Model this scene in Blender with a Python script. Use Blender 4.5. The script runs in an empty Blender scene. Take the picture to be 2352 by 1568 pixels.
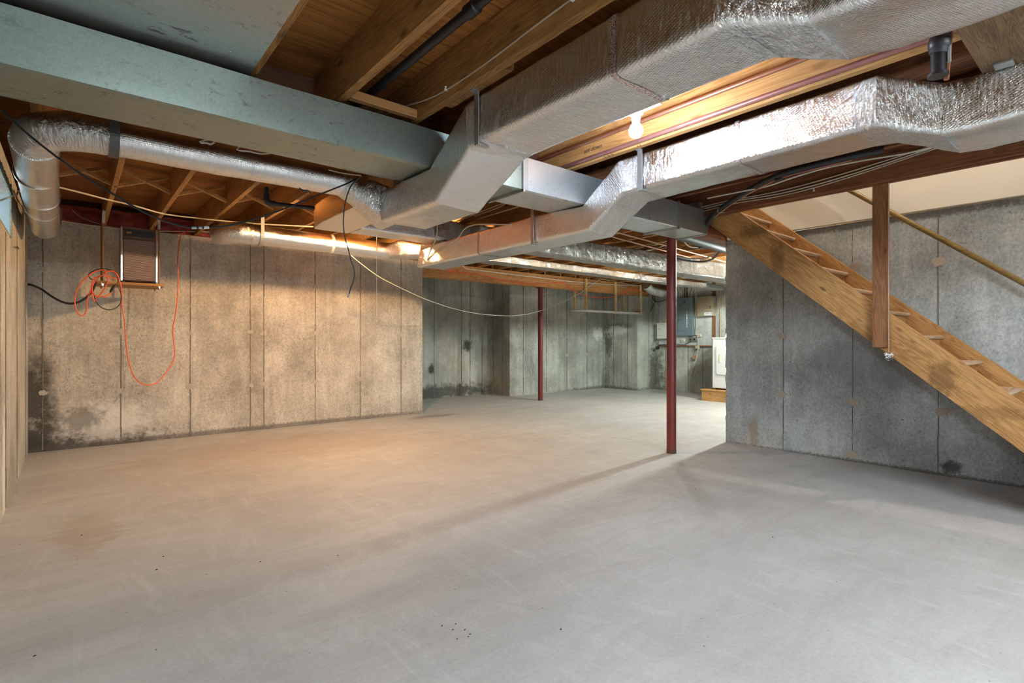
import bpy, bmesh, math, random
from mathutils import Vector, Matrix, noise
C = bpy.context.scene
COL = C.collection
PI = math.pi
R = random.Random(7)

# ------------------------------------------------------------------ camera, world, light, exposure
cam_d = bpy.data.cameras.new('camera'); cam = bpy.data.objects.new('camera', cam_d); COL.objects.link(cam)
cam.location = (0, 0, 1.1); cam.rotation_euler = (PI/2, 0, -math.atan2(1212.0, 1456.0))
cam_d.sensor_width = 36; cam_d.lens = 36*1212/2352; cam_d.shift_y = -3/2352; cam_d.clip_start = 0.02
C.camera = cam
C.view_settings.view_transform = 'Standard'; C.view_settings.look = 'None'
C.view_settings.gamma = 1.0; C.view_settings.use_curve_mapping = False
C.view_settings.exposure = 1.22
C.cycles.max_bounces = 6; C.cycles.diffuse_bounces = 3; C.cycles.glossy_bounces = 3; C.cycles.adaptive_threshold = 0.12; C.cycles.use_adaptive_sampling = True
C.cycles.transparent_max_bounces = 6; C.cycles.caustics_reflective = False
C.cycles.sample_clamp_indirect = 4.0; C.cycles.use_denoising = True
world = bpy.data.worlds.new('world'); C.world = world; world.use_nodes = True
world.node_tree.nodes['Background'].inputs[0].default_value = (0.78, 0.90, 1.0, 1)
world.node_tree.nodes['Background'].inputs[1].default_value = 2.6
BULB_COOL = 370.0      # emission of the bulb by the two foil ducts
BULB_WARM = 1500.0
BULB_FAR = 420.0
BULB_UTIL = 1300.0
BULB_FILL_FAR = 2100.0  # emission of the added fill bulb for the far walls
FILL_TUBE = 235.0  # emission of the added fill tubes out of view
BULB_STAIR = 800.0

# ------------------------------------------------------------------ material helpers
class NT:
    def __init__(s, name):
        s.m = bpy.data.materials.new(name); s.m.use_nodes = True
        s.t = s.m.node_tree; s.n = s.t.nodes; s.l = s.t.links
        s.b = s.n['Principled BSDF']
    def add(s, typ, **kw):
        n = s.n.new(typ)
        for k, v in kw.items():
            if k.startswith('i_'):
                n.inputs[k[2:].replace('_', ' ')].default_value = v
            else: setattr(n, k, v)
        return n
    def link(s, a, b): s.l.new(a, b)
    def coord(s, kind='Object', scale=(1,1,1), loc=(0,0,0), rand=0.0):
        tc = s.add('ShaderNodeTexCoord'); mp = s.add('ShaderNodeMapping')
        mp.inputs['Scale'].default_value = scale; mp.inputs['Location'].default_value = loc
        src = tc.outputs[kind]
        if rand:
            oi = s.add('ShaderNodeObjectInfo'); vm = s.add('ShaderNodeVectorMath', operation='MULTIPLY_ADD')
            s.link(src, vm.inputs[0]); vm.inputs[1].default_value = (1,1,1)
            sc = s.add('ShaderNodeMath', operation='MULTIPLY'); s.link(oi.outputs['Random'], sc.inputs[0]); sc.inputs[1].default_value = rand
            s.link(sc.outputs[0], vm.inputs[2]); src = vm.outputs[0]
        s.link(src, mp.inputs[0]); return mp.outputs[0]
    def noise(s, vec, scale, detail=4, rough=.55, dist=0):
        n = s.add('ShaderNodeTexNoise'); n.inputs['Scale'].default_value = scale; n.inputs['Detail'].default_value = detail
        n.inputs['Roughness'].default_value = rough; n.inputs['Distortion'].default_value = dist
        s.link(vec, n.inputs['Vector']); return n.outputs['Fac']
    def ramp(s, fac, stops, interp='LINEAR'):
        n = s.add('ShaderNodeValToRGB'); e = n.color_ramp.elements; n.color_ramp.interpolation = interp
        while len(e) < len(stops): e.new(0.5)
        for k, (p, c) in enumerate(stops):
            e[k].position = p; e[k].color = (c, c, c, 1) if isinstance(c, (int, float)) else (*c, 1)
        s.link(fac, n.inputs[0]); return n.outputs[0]
    def mix(s, fac, a, b, mode='MIX'):
        n = s.add('ShaderNodeMix', data_type='RGBA', blend_type=mode)
        for ix, v in ((0, fac), (6, a), (7, b)):
            sock = n.inputs[ix]
            if isinstance(v, (int, float)): sock.default_value = v if ix == 0 else (v, v, v, 1)
            elif isinstance(v, tuple): sock.default_value = (*v, 1)
            else: s.link(v, sock)
        return n.outputs[2]
    def math(s, op, a, b=0.0, clamp=False):
        n = s.add('ShaderNodeMath', operation=op); n.use_clamp = clamp
        for k, v in enumerate((a, b)):
            if isinstance(v, (int, float)): n.inputs[k].default_value = v
            else: s.link(v, n.inputs[k])
        return n.outputs[0]
    def bump(s, h, dist=.002, strength=1.0, normal=None):
        n = s.add('ShaderNodeBump'); n.inputs['Distance'].default_value = dist; n.inputs['Strength'].default_value = strength
        s.link(h, n.inputs['Height'])
        if normal: s.link(normal, n.inputs['Normal'])
        s.link(n.outputs[0], s.b.inputs['Normal']); return n.outputs[0]
    def set(s, **kw):
        names = dict(color='Base Color', rough='Roughness', metal='Metallic', spec='Specular IOR Level')
        for k, v in kw.items():
            sock = s.b.inputs[names[k]]
            if isinstance(v, tuple): sock.default_value = (*v, 1)
            elif isinstance(v, (int, float)): sock.default_value = v
            else: s.link(v, sock)
        return s
    def blob(s, center, size, rag=.25, nscale=6, soft=.7):
        """a stain or patch of shade with a ragged outline of its own: 1 inside, 0 outside"""
        tc = s.add('ShaderNodeTexCoord'); mp = s.add('ShaderNodeMapping', vector_type='TEXTURE')
        mp.inputs['Location'].default_value = center; mp.inputs['Scale'].default_value = size
        s.link(tc.outputs['Object'], mp.inputs[0])
        ln = s.add('ShaderNodeVectorMath', operation='LENGTH'); s.link(mp.outputs[0], ln.inputs[0])
        sm = min(sorted(size)[0] if sorted(size)[0] != .3 else sorted(size)[1], sorted(size)[1])
        nz = s.noise(tc.outputs['Object'], 1.1/sm, 8, .75)
        d = s.math('ADD', ln.outputs['Value'], s.math('MULTIPLY', s.math('SUBTRACT', nz, .5), rag*6+1.2))
        mr = s.add('ShaderNodeMapRange'); s.link(d, mr.inputs[0])
        mr.inputs[1].default_value = 1+soft/2; mr.inputs[2].default_value = 1-soft/2
        return mr.outputs[0]

def plain(name, color, rough=.5, metal=0, var=.12, nscale=30, bump=0):
    s = NT(name); v = s.coord(rand=13)
    n = s.noise(v, nscale, 5)
    s.set(color=s.mix(n, tuple(c*(1-var) for c in color), tuple(min(1, c*(1+var)) for c in color)), rough=rough, metal=metal)
    if bump: s.bump(n, bump)
    return s.m

def wood(name, dark, light, axis='y', rough=.65, knots=True, scale=1.0, tilt=0.0, smudges=()):
    s = NT(name)
    def sc(along, across):
        d = {'x': 0, 'y': 1, 'z': 2}[axis]; r = [across*scale]*3; r[d] = along*scale; return tuple(r)
    v = s.coord(scale=sc(.9, 7), rand=17)
    big = s.noise(v, 1.0, 3, .5)
    v2 = s.coord(scale=sc(.35, 5), rand=9)
    dn = s.noise(v2, 2.0, 2, .5)
    ln = s.math('SINE', s.math('MULTIPLY', dn, 95))
    v3 = s.coord(scale=sc(3, 130), rand=5)
    fine = s.noise(v3, 1.0, 4, .6)
    f = s.math('ADD', s.math('MULTIPLY', big, .6), s.math('ADD', s.math('MULTIPLY', ln, .09), s.math('MULTIPLY', fine, .32)))
    mid = tuple((a+b)/2 for a, b in zip(dark, light))
    col = s.ramp(f, [(.25, dark), (.45, mid), (.68, light)])
    if knots:
        kv = s.coord(scale=sc(2.2, 5.5), rand=23); vo = s.add('ShaderNodeTexVoronoi'); vo.inputs['Scale'].default_value = 1.0
        s.link(kv, vo.inputs['Vector'])
        k = s.ramp(vo.outputs['Distance'], [(.05, 1.0), (.14, 0.0)])
        col = s.mix(s.math('MULTIPLY', k, .75), col, tuple(c*.3 for c in dark))
    gr = s.ramp(s.noise(s.coord(scale=sc(1.5, 3), rand=31), 2.2, 6, .7), [(.52, 0.0), (.72, 1.0)])
    col = s.mix(s.math('MULTIPLY', gr, .35), col, tuple(c*.45 for c in dark))
    for cen, size, amt in smudges:
        col = s.mix(s.math('MULTIPLY', s.blob(cen, size, .35), amt), col, tuple(c*.35 for c in dark))
    if tilt:
        for n in list(s.n):
            if n.type == 'MAPPING' and n.vector_type != 'TEXTURE':
                src = n.inputs[0].links[0].from_socket; r = s.add('ShaderNodeMapping'); r.inputs['Rotation'].default_value = (tilt, 0, 0)
                s.link(src, r.inputs[0]); s.link(r.outputs[0], n.inputs[0])
    s.set(color=col, rough=rough, spec=.3); s.bump(f, .0015, .6)
    return s.m

def concrete(name, base, axis='x', pit=.5, stains_and_shade=(), tint=(1,1,1), streak=.5, pour=None):
    """board-formed concrete; axis = the horizontal axis the wall runs along"""
    s = NT(name)
    h = {'x': (1, 0), 'y': (0, 1)}[axis]
    def vv(a, z, loc=(0,0,0)): return s.coord(scale=(a, a, z), loc=loc)
    cloud = s.noise(vv(1, 1), 1.6, 6, .62)
    strk = s.noise(vv(9, .55), 1.0, 6, .65)
    fine = s.noise(vv(26, 20), 2.2, 5, .7)
    c1 = tuple(b*.56 for b in base); c2 = tuple(min(1, b*1.25) for b in base)
    col = s.mix(s.ramp(cloud, [(.3, 0.0), (.7, 1.0)]), c1, c2)
    col = s.mix(s.math('MULTIPLY', s.ramp(strk, [(.42, 0.0), (.68, 1.0)]), streak), col, tuple(b*.5 for b in base))
    lig = s.ramp(s.noise(vv(5, .7, (3,1,0)), 1.3, 6, .7), [(.5, 0.0), (.75, 1.0)])
    col = s.mix(s.math('MULTIPLY', lig, .45), col, tuple(min(1, b*1.45) for b in base))
    col = s.mix(.32, col, s.ramp(fine, [(.3, .1), (.7, 1.0)]), 'OVERLAY')
    # bug holes: short dark pits, denser in some areas
    pv = s.coord(scale=(48, 48, 66)); pn = s.noise(pv, 1.0, 2, .5, .6)
    area = s.ramp(s.noise(vv(1.3, 1.3, (7, 2, 1)), 1.5, 4, .6), [(.4, .0), (.62, .07)])
    pits = s.math('MULTIPLY', s.math('SUBTRACT', s.math('ADD', pn, area), .715), 14, True)
    pv2 = s.coord(scale=(70, 70, 90)); pits2 = s.math('MULTIPLY', s.math('SUBTRACT', s.math('ADD', s.noise(pv2, 1.0, 2), area), .72), 12, True)
    allp = s.math('MAXIMUM', pits, pits2)
    col = s.mix(s.math('MULTIPLY', allp, pit), col, tuple(b*.16 for b in base))
    if pour:
        for (zc, amp, k, f) in pour:   # a pour line: below it the concrete is paler
            tc = s.add('ShaderNodeTexCoord'); sx = s.add('ShaderNodeSeparateXYZ'); s.link(tc.outputs['Object'], sx.inputs[0])
            run = sx.outputs[h[1]]
            lim = s.math('ADD', zc, s.math('ADD', s.math('MULTIPLY', run, amp), s.math('MULTIPLY', s.math('SUBTRACT', s.noise(vv(1.5, 0), 2.0, 3), .5), .12)))
            d = s.math('MULTIPLY', s.math('SUBTRACT', lim, sx.outputs[2]), 26, True)
            col = s.mix(s.math('MULTIPLY', d, f), col, k)
    for (cen, size, colr, amt, rag) in stains_and_shade:
        m = s.blob(cen, size, rag)
        col = s.mix(s.math('MULTIPLY', m, amt), col, colr)
    s.set(color=col, rough=.88, spec=.25)
    hgt = s.math('SUBTRACT', s.math('ADD', s.math('MULTIPLY', fine, .35), s.math('MULTIPLY', strk, .3)), allp)
    s.bump(hgt, .004, .8)
    return s.m

def foil(name, pitch=.011, bd=.0021, emboss=.55, rough=.085, wr=1.0, color=(.80,.815,.835)):
    s = NT(name)
    tc = s.add('ShaderNodeTexCoord'); mp = s.add('ShaderNodeMapping'); s.link(tc.outputs['UV'], mp.inputs[0])
    mp.inputs['Rotation'].default_value = (0, 0, .42)
    sx = s.add('ShaderNodeSeparateXYZ'); s.link(mp.outputs[0], sx.inputs[0])
    k = PI/pitch
    a = s.math('MULTIPLY', s.math('SINE', s.math('MULTIPLY', sx.outputs[0], k)), s.math('SINE', s.math('MULTIPLY', sx.outputs[1], k)))
    a = s.math('ABSOLUTE', a)
    w1 = s.noise(tc.outputs['UV'], 22, 4, .6, .8)
    m2 = s.add('ShaderNodeMapping'); s.link(tc.outputs['UV'], m2.inputs[0]); m2.inputs['Scale'].default_value = (1, 4.5, 1); m2.inputs['Rotation'].default_value = (0,0,.2)
    w2 = s.noise(m2.outputs[0], 14, 5, .65, 1.5)
    # the embossing is flattened here and there where a hand has smoothed the foil
    sm = s.ramp(s.noise(tc.outputs['UV'], 3.0, 2), [(.35, .35), (.6, 1.0)])
    h1 = s.math('MULTIPLY', s.math('MULTIPLY', a, emboss), sm)
    h = s.math('ADD', h1, s.math('MULTIPLY', s.math('ADD', w1, s.math('MULTIPLY', w2, 1.3)), 1.5*wr))
    s.bump(h, bd, 1.0)
    dirt = s.ramp(s.noise(tc.outputs['UV'], 9, 6, .7), [(.55, 0.0), (.8, .5)])
    s.set(color=s.mix(dirt, color, (.55, .52, .48)), rough=s.math('ADD', rough, s.math('MULTIPLY', dirt, .3)), metal=1.0)
    return s.m

def galv(name, color, rough, marks=.5, mscale=(6, 9, 9), metal=.8):
    s = NT(name); v = s.coord(rand=3)
    vo = s.add('ShaderNodeTexVoronoi'); vo.inputs['Scale'].default_value = 130; s.link(v, vo.inputs['Vector'])
    sp = s.ramp(vo.outputs['Color'], [(0.0, .90), (1.0, 1.06)])
    col = s.mix(1.0, color, sp, 'MULTIPLY')
    mk = s.ramp(s.noise(s.coord(scale=mscale), 3.2, 6, .72, .6), [(.56, 0.0), (.64, 1.0)])
    area = s.ramp(s.noise(s.coord(scale=(1,1,1)), 2.3, 2), [(.42, 0.0), (.6, 1.0)])
    mk = s.math('MULTIPLY', s.math('MULTIPLY', mk, area), marks)
    col = s.mix(mk, col, tuple(c*.3 for c in color))
    s.set(color=col, rough=s.math('ADD', rough, s.math('MULTIPLY', mk, .3)), metal=metal)
    s.bump(s.noise(v, 7, 3), .003, .35)
    return s.m

def emit(name, color, strength):
    s = NT(name); s.set(color=(.9,.9,.9), rough=.4)
    s.b.inputs['Emission Color'].default_value = (*color, 1); s.b.inputs['Emission Strength'].default_value = strength
    return s.m

M = {}
GREY = (.43, .41, .37)
M['back'] = concrete('concrete_back_wall', (.54, .49, .42), 'x', .55, streak=.38, stains_and_shade=[
    ((-.30, 6.965, .28), (.16, .3, .72), (.045, .04, .033), .9, .10), ((.05, 6.965, .02), (.75, .3, .13), (.06, .055, .048), .85, .2),
    ((.30, 6.965, .24), (.42, .3, .19), (.80, .76, .70), .6, .45), ((.05, 6.965, .30), (.18, .3, .12), (.10, .09, .075), .6, .4),
    ((1.73, 6.965, .95), (.11, .3, .5), (.20, .17, .13), .4, .3), ((3.0, 6.965, 1.0), (.3, .3, .35), (.33, .27, .20), .35, .4),
    ((1.9, 6.965, .02), (2.4, .3, .035), (.12, .1, .085), .7, .25)])
M['left'] = concrete('concrete_left_wall', (.47, .44, .39), 'y', .5, streak=.3, stains_and_shade=[
    ((-.335, 4.62, .25), (.3, .10, .42), (.80, .78, .74), .7, .35), ((-.335, 4.4, 1.2), (.3, .05, .5), (.14, .11, .08), .6, .4)])
M['right'] = concrete('concrete_stair_wall', (.45, .485, .495), 'y', .5, streak=.22, stains_and_shade=[
    ((5.43, 1.5, .95), (.3, .45, .28), (.22, .23, .24), .5, .4), ((5.43, 1.0, .08), (.3, .06, .05), (.05, .05, .05), .8, .3),
    ((5.43, 1.6, 2.14), (.3, 1.3, .035), (.14, .12, .10), .8, .3), ((5.43, 2.6, .15), (.3, .05, .18), (.33, .29, .23), .8, .3),
    ((5.43, 1.2, .0), (.3, 1.5, .025), (.12, .11, .10), .8, .3)])
FAR = (.50, .51, .46)
M['far'] = concrete('concrete_far_wall', FAR, 'x', .6, streak=.6, stains_and_shade=[
    ((5.4, 8.65, .1), (1.3, .3, .13), (.06, .06, .055), .85, .3), 
    ((9.45, 7.88, 1.1), (.3, .10, .38), (.09, .09, .08), .7, .2), ((9.45, 7.55, 1.42), (.3, .3, .06), (.09, .09, .08), .5, .3),
    ((9.4, 8.0, .0), (.06, .2, .5), (.10, .10, .09), .6, .3), ((8.3, 8.0, .9), (.3, .3, .4), (.26, .26, .23), .5, .4),
    ((5.2, 8.65, .55), (.07, .3, .09), (.05, .05, .045), .9, .2), ((6.02, 8.65, 1.0), (.1, .3, .1), (.05, .05, .045), .9, .3), ((6.6, 8.3, .8), (.3, .35, 1.2), (.22, .19, .15), .55, .35),
    ((10.0, 7.08, .2), (.12, .3, .75), (.08, .08, .07), .8, .3), ((10.08, 5.2, .45), (.3, .9, .5), (.22, .22, .18), .5, .4), ((9.2, 7.6, .0), (1.2, .8, .06), (.12, .12, .11), .8, .3), ((9.22, 8.0, 1.25), (.2, .3, .12), (.85, .86, .84), .95, .35), ((9.45, 7.62, 1.32), (.3, .26, .09), (.85, .86, .86), .95, .35)])  # first patch is corner shade below the panel board, put into the colour
s = NT('smooth_concrete_floor')
v = s.coord()
cl = s.noise(v, .8, 5, .6); sw = s.noise(s.coord(scale=(1.2, 4.2, 1)), 1.6, 6, .65, 1.2); fi = s.noise(v, 60, 5, .7)
cr = s.noise(s.coord(scale=(3.5, 1.0, 1), loc=(2,5,0)), 1.4, 6, .7, 1.5)
c = s.mix(s.ramp(cl, [(.3, 0.0), (.7, 1.0)]), (.435, .43, .425), (.575, .572, .568))
c = s.mix(s.math('MULTIPLY', s.ramp(sw, [(.45, 0.0), (.72, 1.0)]), .4), c, (.38, .36, .34))
c = s.mix(s.math('MULTIPLY', s.ramp(cr, [(.52, 0.0), (.75, 1.0)]), .45), c, (.67, .67, .67))
c = s.mix(.10, c, s.ramp(fi, [(.3, .1), (.7, 1.0)]), 'OVERLAY')
sp = s.math('MULTIPLY', s.math('SUBTRACT', s.noise(s.coord(scale=(38, 38, 38)), 1.0, 1), .765), 20, True)
c = s.mix(s.math('MULTIPLY', sp, .8), c, (.07, .06, .055))
for cen, size, col, amt in [((.05, 3.9, 0), (.14, .35, .3), (.36, .24, .14), .35), ((4.0, 6.6, 0), (.35, .12, .3), (.22, .17, .14), .6), ((1.8, 5.7, 0), (1.2, .7, .5), (.42, .33, .25), .35)]:
    c = s.mix(s.math('MULTIPLY', s.blob(cen, size, .4, 5), amt), c, col)
s.set(color=c, rough=s.ramp(sw, [(.3, .48), (.7, .7)]), spec=.35); s.bump(s.math('ADD', s.math('MULTIPLY', fi, .3), sw), .003, .5)
M['floor'] = s.m
M['patch'] = plain('cement_patch', (.46, .40, .33), .9, var=.2)
M['seam'] = plain('form_seam_grout', (.20, .175, .145), .9, var=.35, nscale=14)
M['joist'] = wood('joist_lumber', (.20, .09, .027), (.50, .26, .09), 'y', scale=1.3)
M['joist_pale_lit'] = wood('pale_lit_joist_lumber', (.36, .17, .055), (.64, .36, .14), 'y')  # pale lumber; on joists by the bulb its light is in the colour
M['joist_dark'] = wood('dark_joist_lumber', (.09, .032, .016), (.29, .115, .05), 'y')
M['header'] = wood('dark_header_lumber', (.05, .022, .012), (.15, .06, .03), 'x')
M['ply'] = wood('plywood_subfloor', (.22, .08, .02), (.52, .225, .06), 'x', knots=False, scale=.6)
M['beam'] = wood('beam_lumber', (.27, .11, .035), (.60, .30, .11), 'x', scale=1.4)
M['block'] = wood('block_lumber', (.22, .10, .035), (.50, .26, .10), 'x')
M['stringer'] = wood('fir_stringer', (.27, .12, .038), (.62, .35, .135), 'y', scale=1.7, tilt=-.70, smudges=[((-.47, .86, .84), (.3, .075, .10), .55), ((-.47, 1.93, 1.76), (.3, .05, .15), .5), ((-.47, 2.12, 2.02), (.3, .15, .05), .6), ((-.47, .62, .64), (.3, .16, .04), .35)])
M['step_board'] = wood('step_board', (.28, .12, .04), (.58, .32, .12), 'x')
M['tread'] = wood('worn_tread', (.34, .22, .13), (.66, .50, .36), 'x')
M['hanger'] = wood('red_brown_hanger_wood', (.15, .06, .025), (.36, .165, .075), 'z', scale=1.5)
M['oldboard'] = wood('weathered_board', (.10, .06, .03), (.29, .175, .09), 'x', scale=2.2)
M['stick'] = wood('pine_stick', (.50, .33, .14), (.80, .60, .32), 'z', knots=False)
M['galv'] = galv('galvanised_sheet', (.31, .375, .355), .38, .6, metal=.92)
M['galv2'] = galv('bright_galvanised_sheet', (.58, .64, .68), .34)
M['galv_dull'] = galv('dull_galvanised_sheet', (.40, .42, .41), .42, .9, (4, 7, 7), .8)
M['foil'] = foil('embossed_foil_wrap')
M['foil_smooth'] = foil('smooth_foil_tape', bd=.0034, emboss=.08, wr=1.5, rough=.13)
M['foil_far'] = foil('dented_foil_wrap', emboss=.2, wr=1.6, bd=.016, rough=.16, color=(.50,.50,.49))
M['foil_fine'] = foil('fine_foil_wrap', pitch=.008, bd=.0024, emboss=.32, rough=.16, wr=.6)
M['foil_taped'] = foil('foil_tape_wrap', emboss=.1, wr=.5, rough=.22, color=(.78,.74,.70))
s = NT('red_printed_tape'); tc = s.add('ShaderNodeTexCoord'); mp = s.add('ShaderNodeMapping'); s.link(tc.outputs['UV'], mp.inputs[0]); mp.inputs['Scale'].default_value = (160, 160, 1)
rd = s.ramp(s.noise(mp.outputs[0], 1.0, 1), [(.52, 0.0), (.58, 1.0)])
s.set(color=s.mix(rd, (.70, .68, .68), (.34, .10, .09)), rough=.35, metal=.8); M['redtape'] = s.m
M['post'] = plain('red_oxide_paint', (.165, .024, .021), .45, var=.35, nscale=9)
M['rust'] = plain('rusty_foot', (.10, .045, .03), .8, var=.5, nscale=25)
M['copper'] = plain('aged_copper', (.42, .20, .13), .38, .75, .25, 12)
M['copper_red'] = plain('mauve_copper', (.36, .17, .15), .42, .6, .25, 12)
M['black_iron'] = plain('black_iron_pipe', (.022, .022, .026), .42, .2, .6, 14)
M['abs'] = plain('dark_plastic_pipe', (.032, .035, .042), .6, 0, .3, 10)
M['black_cable'] = plain('black_cable_jacket', (.018, .018, .022), .45)
M['white_cable'] = plain('white_cable_jacket', (.62, .58, .50), .55)
M['tan_cable'] = plain('tan_cable_jacket', (.48, .40, .30), .6)
M['grey_cable'] = plain('grey_cable_jacket', (.30, .30, .29), .55)
M['orange'] = plain('orange_cord_jacket', (.85, .10, .018), .45)
M['string'] = plain('cotton_string', (.80, .72, .60), .8)
M['steel'] = plain('strap_steel', (.42, .44, .45), .4, .85, .2, 20)
M['dark_steel'] = plain('dark_strap_steel', (.12, .12, .12), .5, .7, .3, 20)
M['porcelain'] = plain('white_porcelain', (.85, .85, .83), .3)
M['white'] = plain('white_enamel', (.72, .73, .74), .25, var=.03)
M['seal'] = plain('grey_seal', (.45, .46, .48), .5)
M['drywall'] = plain('cream_drywall', (.78, .74, .65), .8, var=.04, nscale=3)
M['panel_board'] = concrete('painted_panel_board', (.55, .58, .58), 'y', .5, streak=.1)
M['panel_grey'] = plain('grey_blue_enamel', (.16, .22, .25), .45, var=.08, nscale=5)
M['tanbox'] = plain('tan_enamel', (.36, .32, .23), .4, var=.06)
M['ivory'] = plain('ivory_plastic', (.72, .66, .48), .4)
M['pale_plastic'] = plain('pale_grey_plastic', (.66, .66, .62), .4)
M['brown_grille'] = plain('brown_grille', (.42, .30, .24), .45, 0)
M['brown_case'] = plain('brown_casing', (.13, .065, .035), .4, .1)
M['chrome'] = plain('chrome_trim', (.75, .68, .58), .2, 1)
M['wire_white'] = plain('white_coated_wire', (.8, .8, .8), .4)
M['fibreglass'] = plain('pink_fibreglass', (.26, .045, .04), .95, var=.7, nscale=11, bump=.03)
M['rail'] = wood('varnished_rail', (.17, .11, .035), (.30, .20, .075), 'y', knots=False, rough=.35)
M['reveal'] = plain('blue_green_reveal', (.42, .54, .56), .7, var=.1, nscale=6)
M['mortar'] = plain('pale_green_mortar', (.33, .40, .30), .9, var=.5, nscale=18, bump=.02)
M['sash'] = plain('steel_sash', (.55, .56, .55), .5)
M['card'] = plain('brown_card', (.42, .24, .12), .8)
M['red_rag'] = plain('dark_red_cloth', (.20, .02, .015), .9, var=.5)
M['crack'] = plain('crack_filler', (.58, .54, .49), .8)
M['ink'] = plain('black_ink', (.015, .015, .02), .7)
M['paper'] = plain('white_label_paper', (.8, .82, .85), .6)
M['pebble'] = plain('dark_grit', (.05, .045, .04), .8)
M['bag'] = plain('white_paper_tissue', (.85, .86, .88), .7)
M['red_plastic'] = plain('red_plastic', (.5, .04, .03), .4)
M['bulb_cool'] = emit('lit_bulb_cool', (.76, .87, 1.0), BULB_COOL)
M['bulb_warm'] = emit('lit_bulb_warm', (1.0, .60, .27), BULB_WARM)
M['bulb_far'] = emit('lit_bulb_far', (.90, 1.0, .90), BULB_FAR)
M['bulb_util'] = emit('lit_bulb_utility', (.88, 1.0, .92), BULB_UTIL)
M['bulb_fill_far'] = emit('lit_bulb_fill_far', (.88, 1.0, .92), BULB_FILL_FAR)
M['fill_tube'] = emit('lit_fill_tube', (.84, .95, 1.0), FILL_TUBE)
M['bulb_stair'] = emit('lit_bulb_stair', (1.0, .95, .86), BULB_STAIR)
s = NT('window_glass'); s.n.remove(s.b)
tr = s.add('ShaderNodeBsdfTransparent'); gl = s.add('ShaderNodeBsdfGlossy'); gl.inputs['Roughness'].default_value = .03
mx = s.add('ShaderNodeMixShader'); mx.inputs[0].default_value = .08; s.link(tr.outputs[0], mx.inputs[1]); s.link(gl.outputs[0], mx.inputs[2])
s.link(mx.outputs[0], s.n['Material Output'].inputs[0]); M['glass'] = s.m

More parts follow.
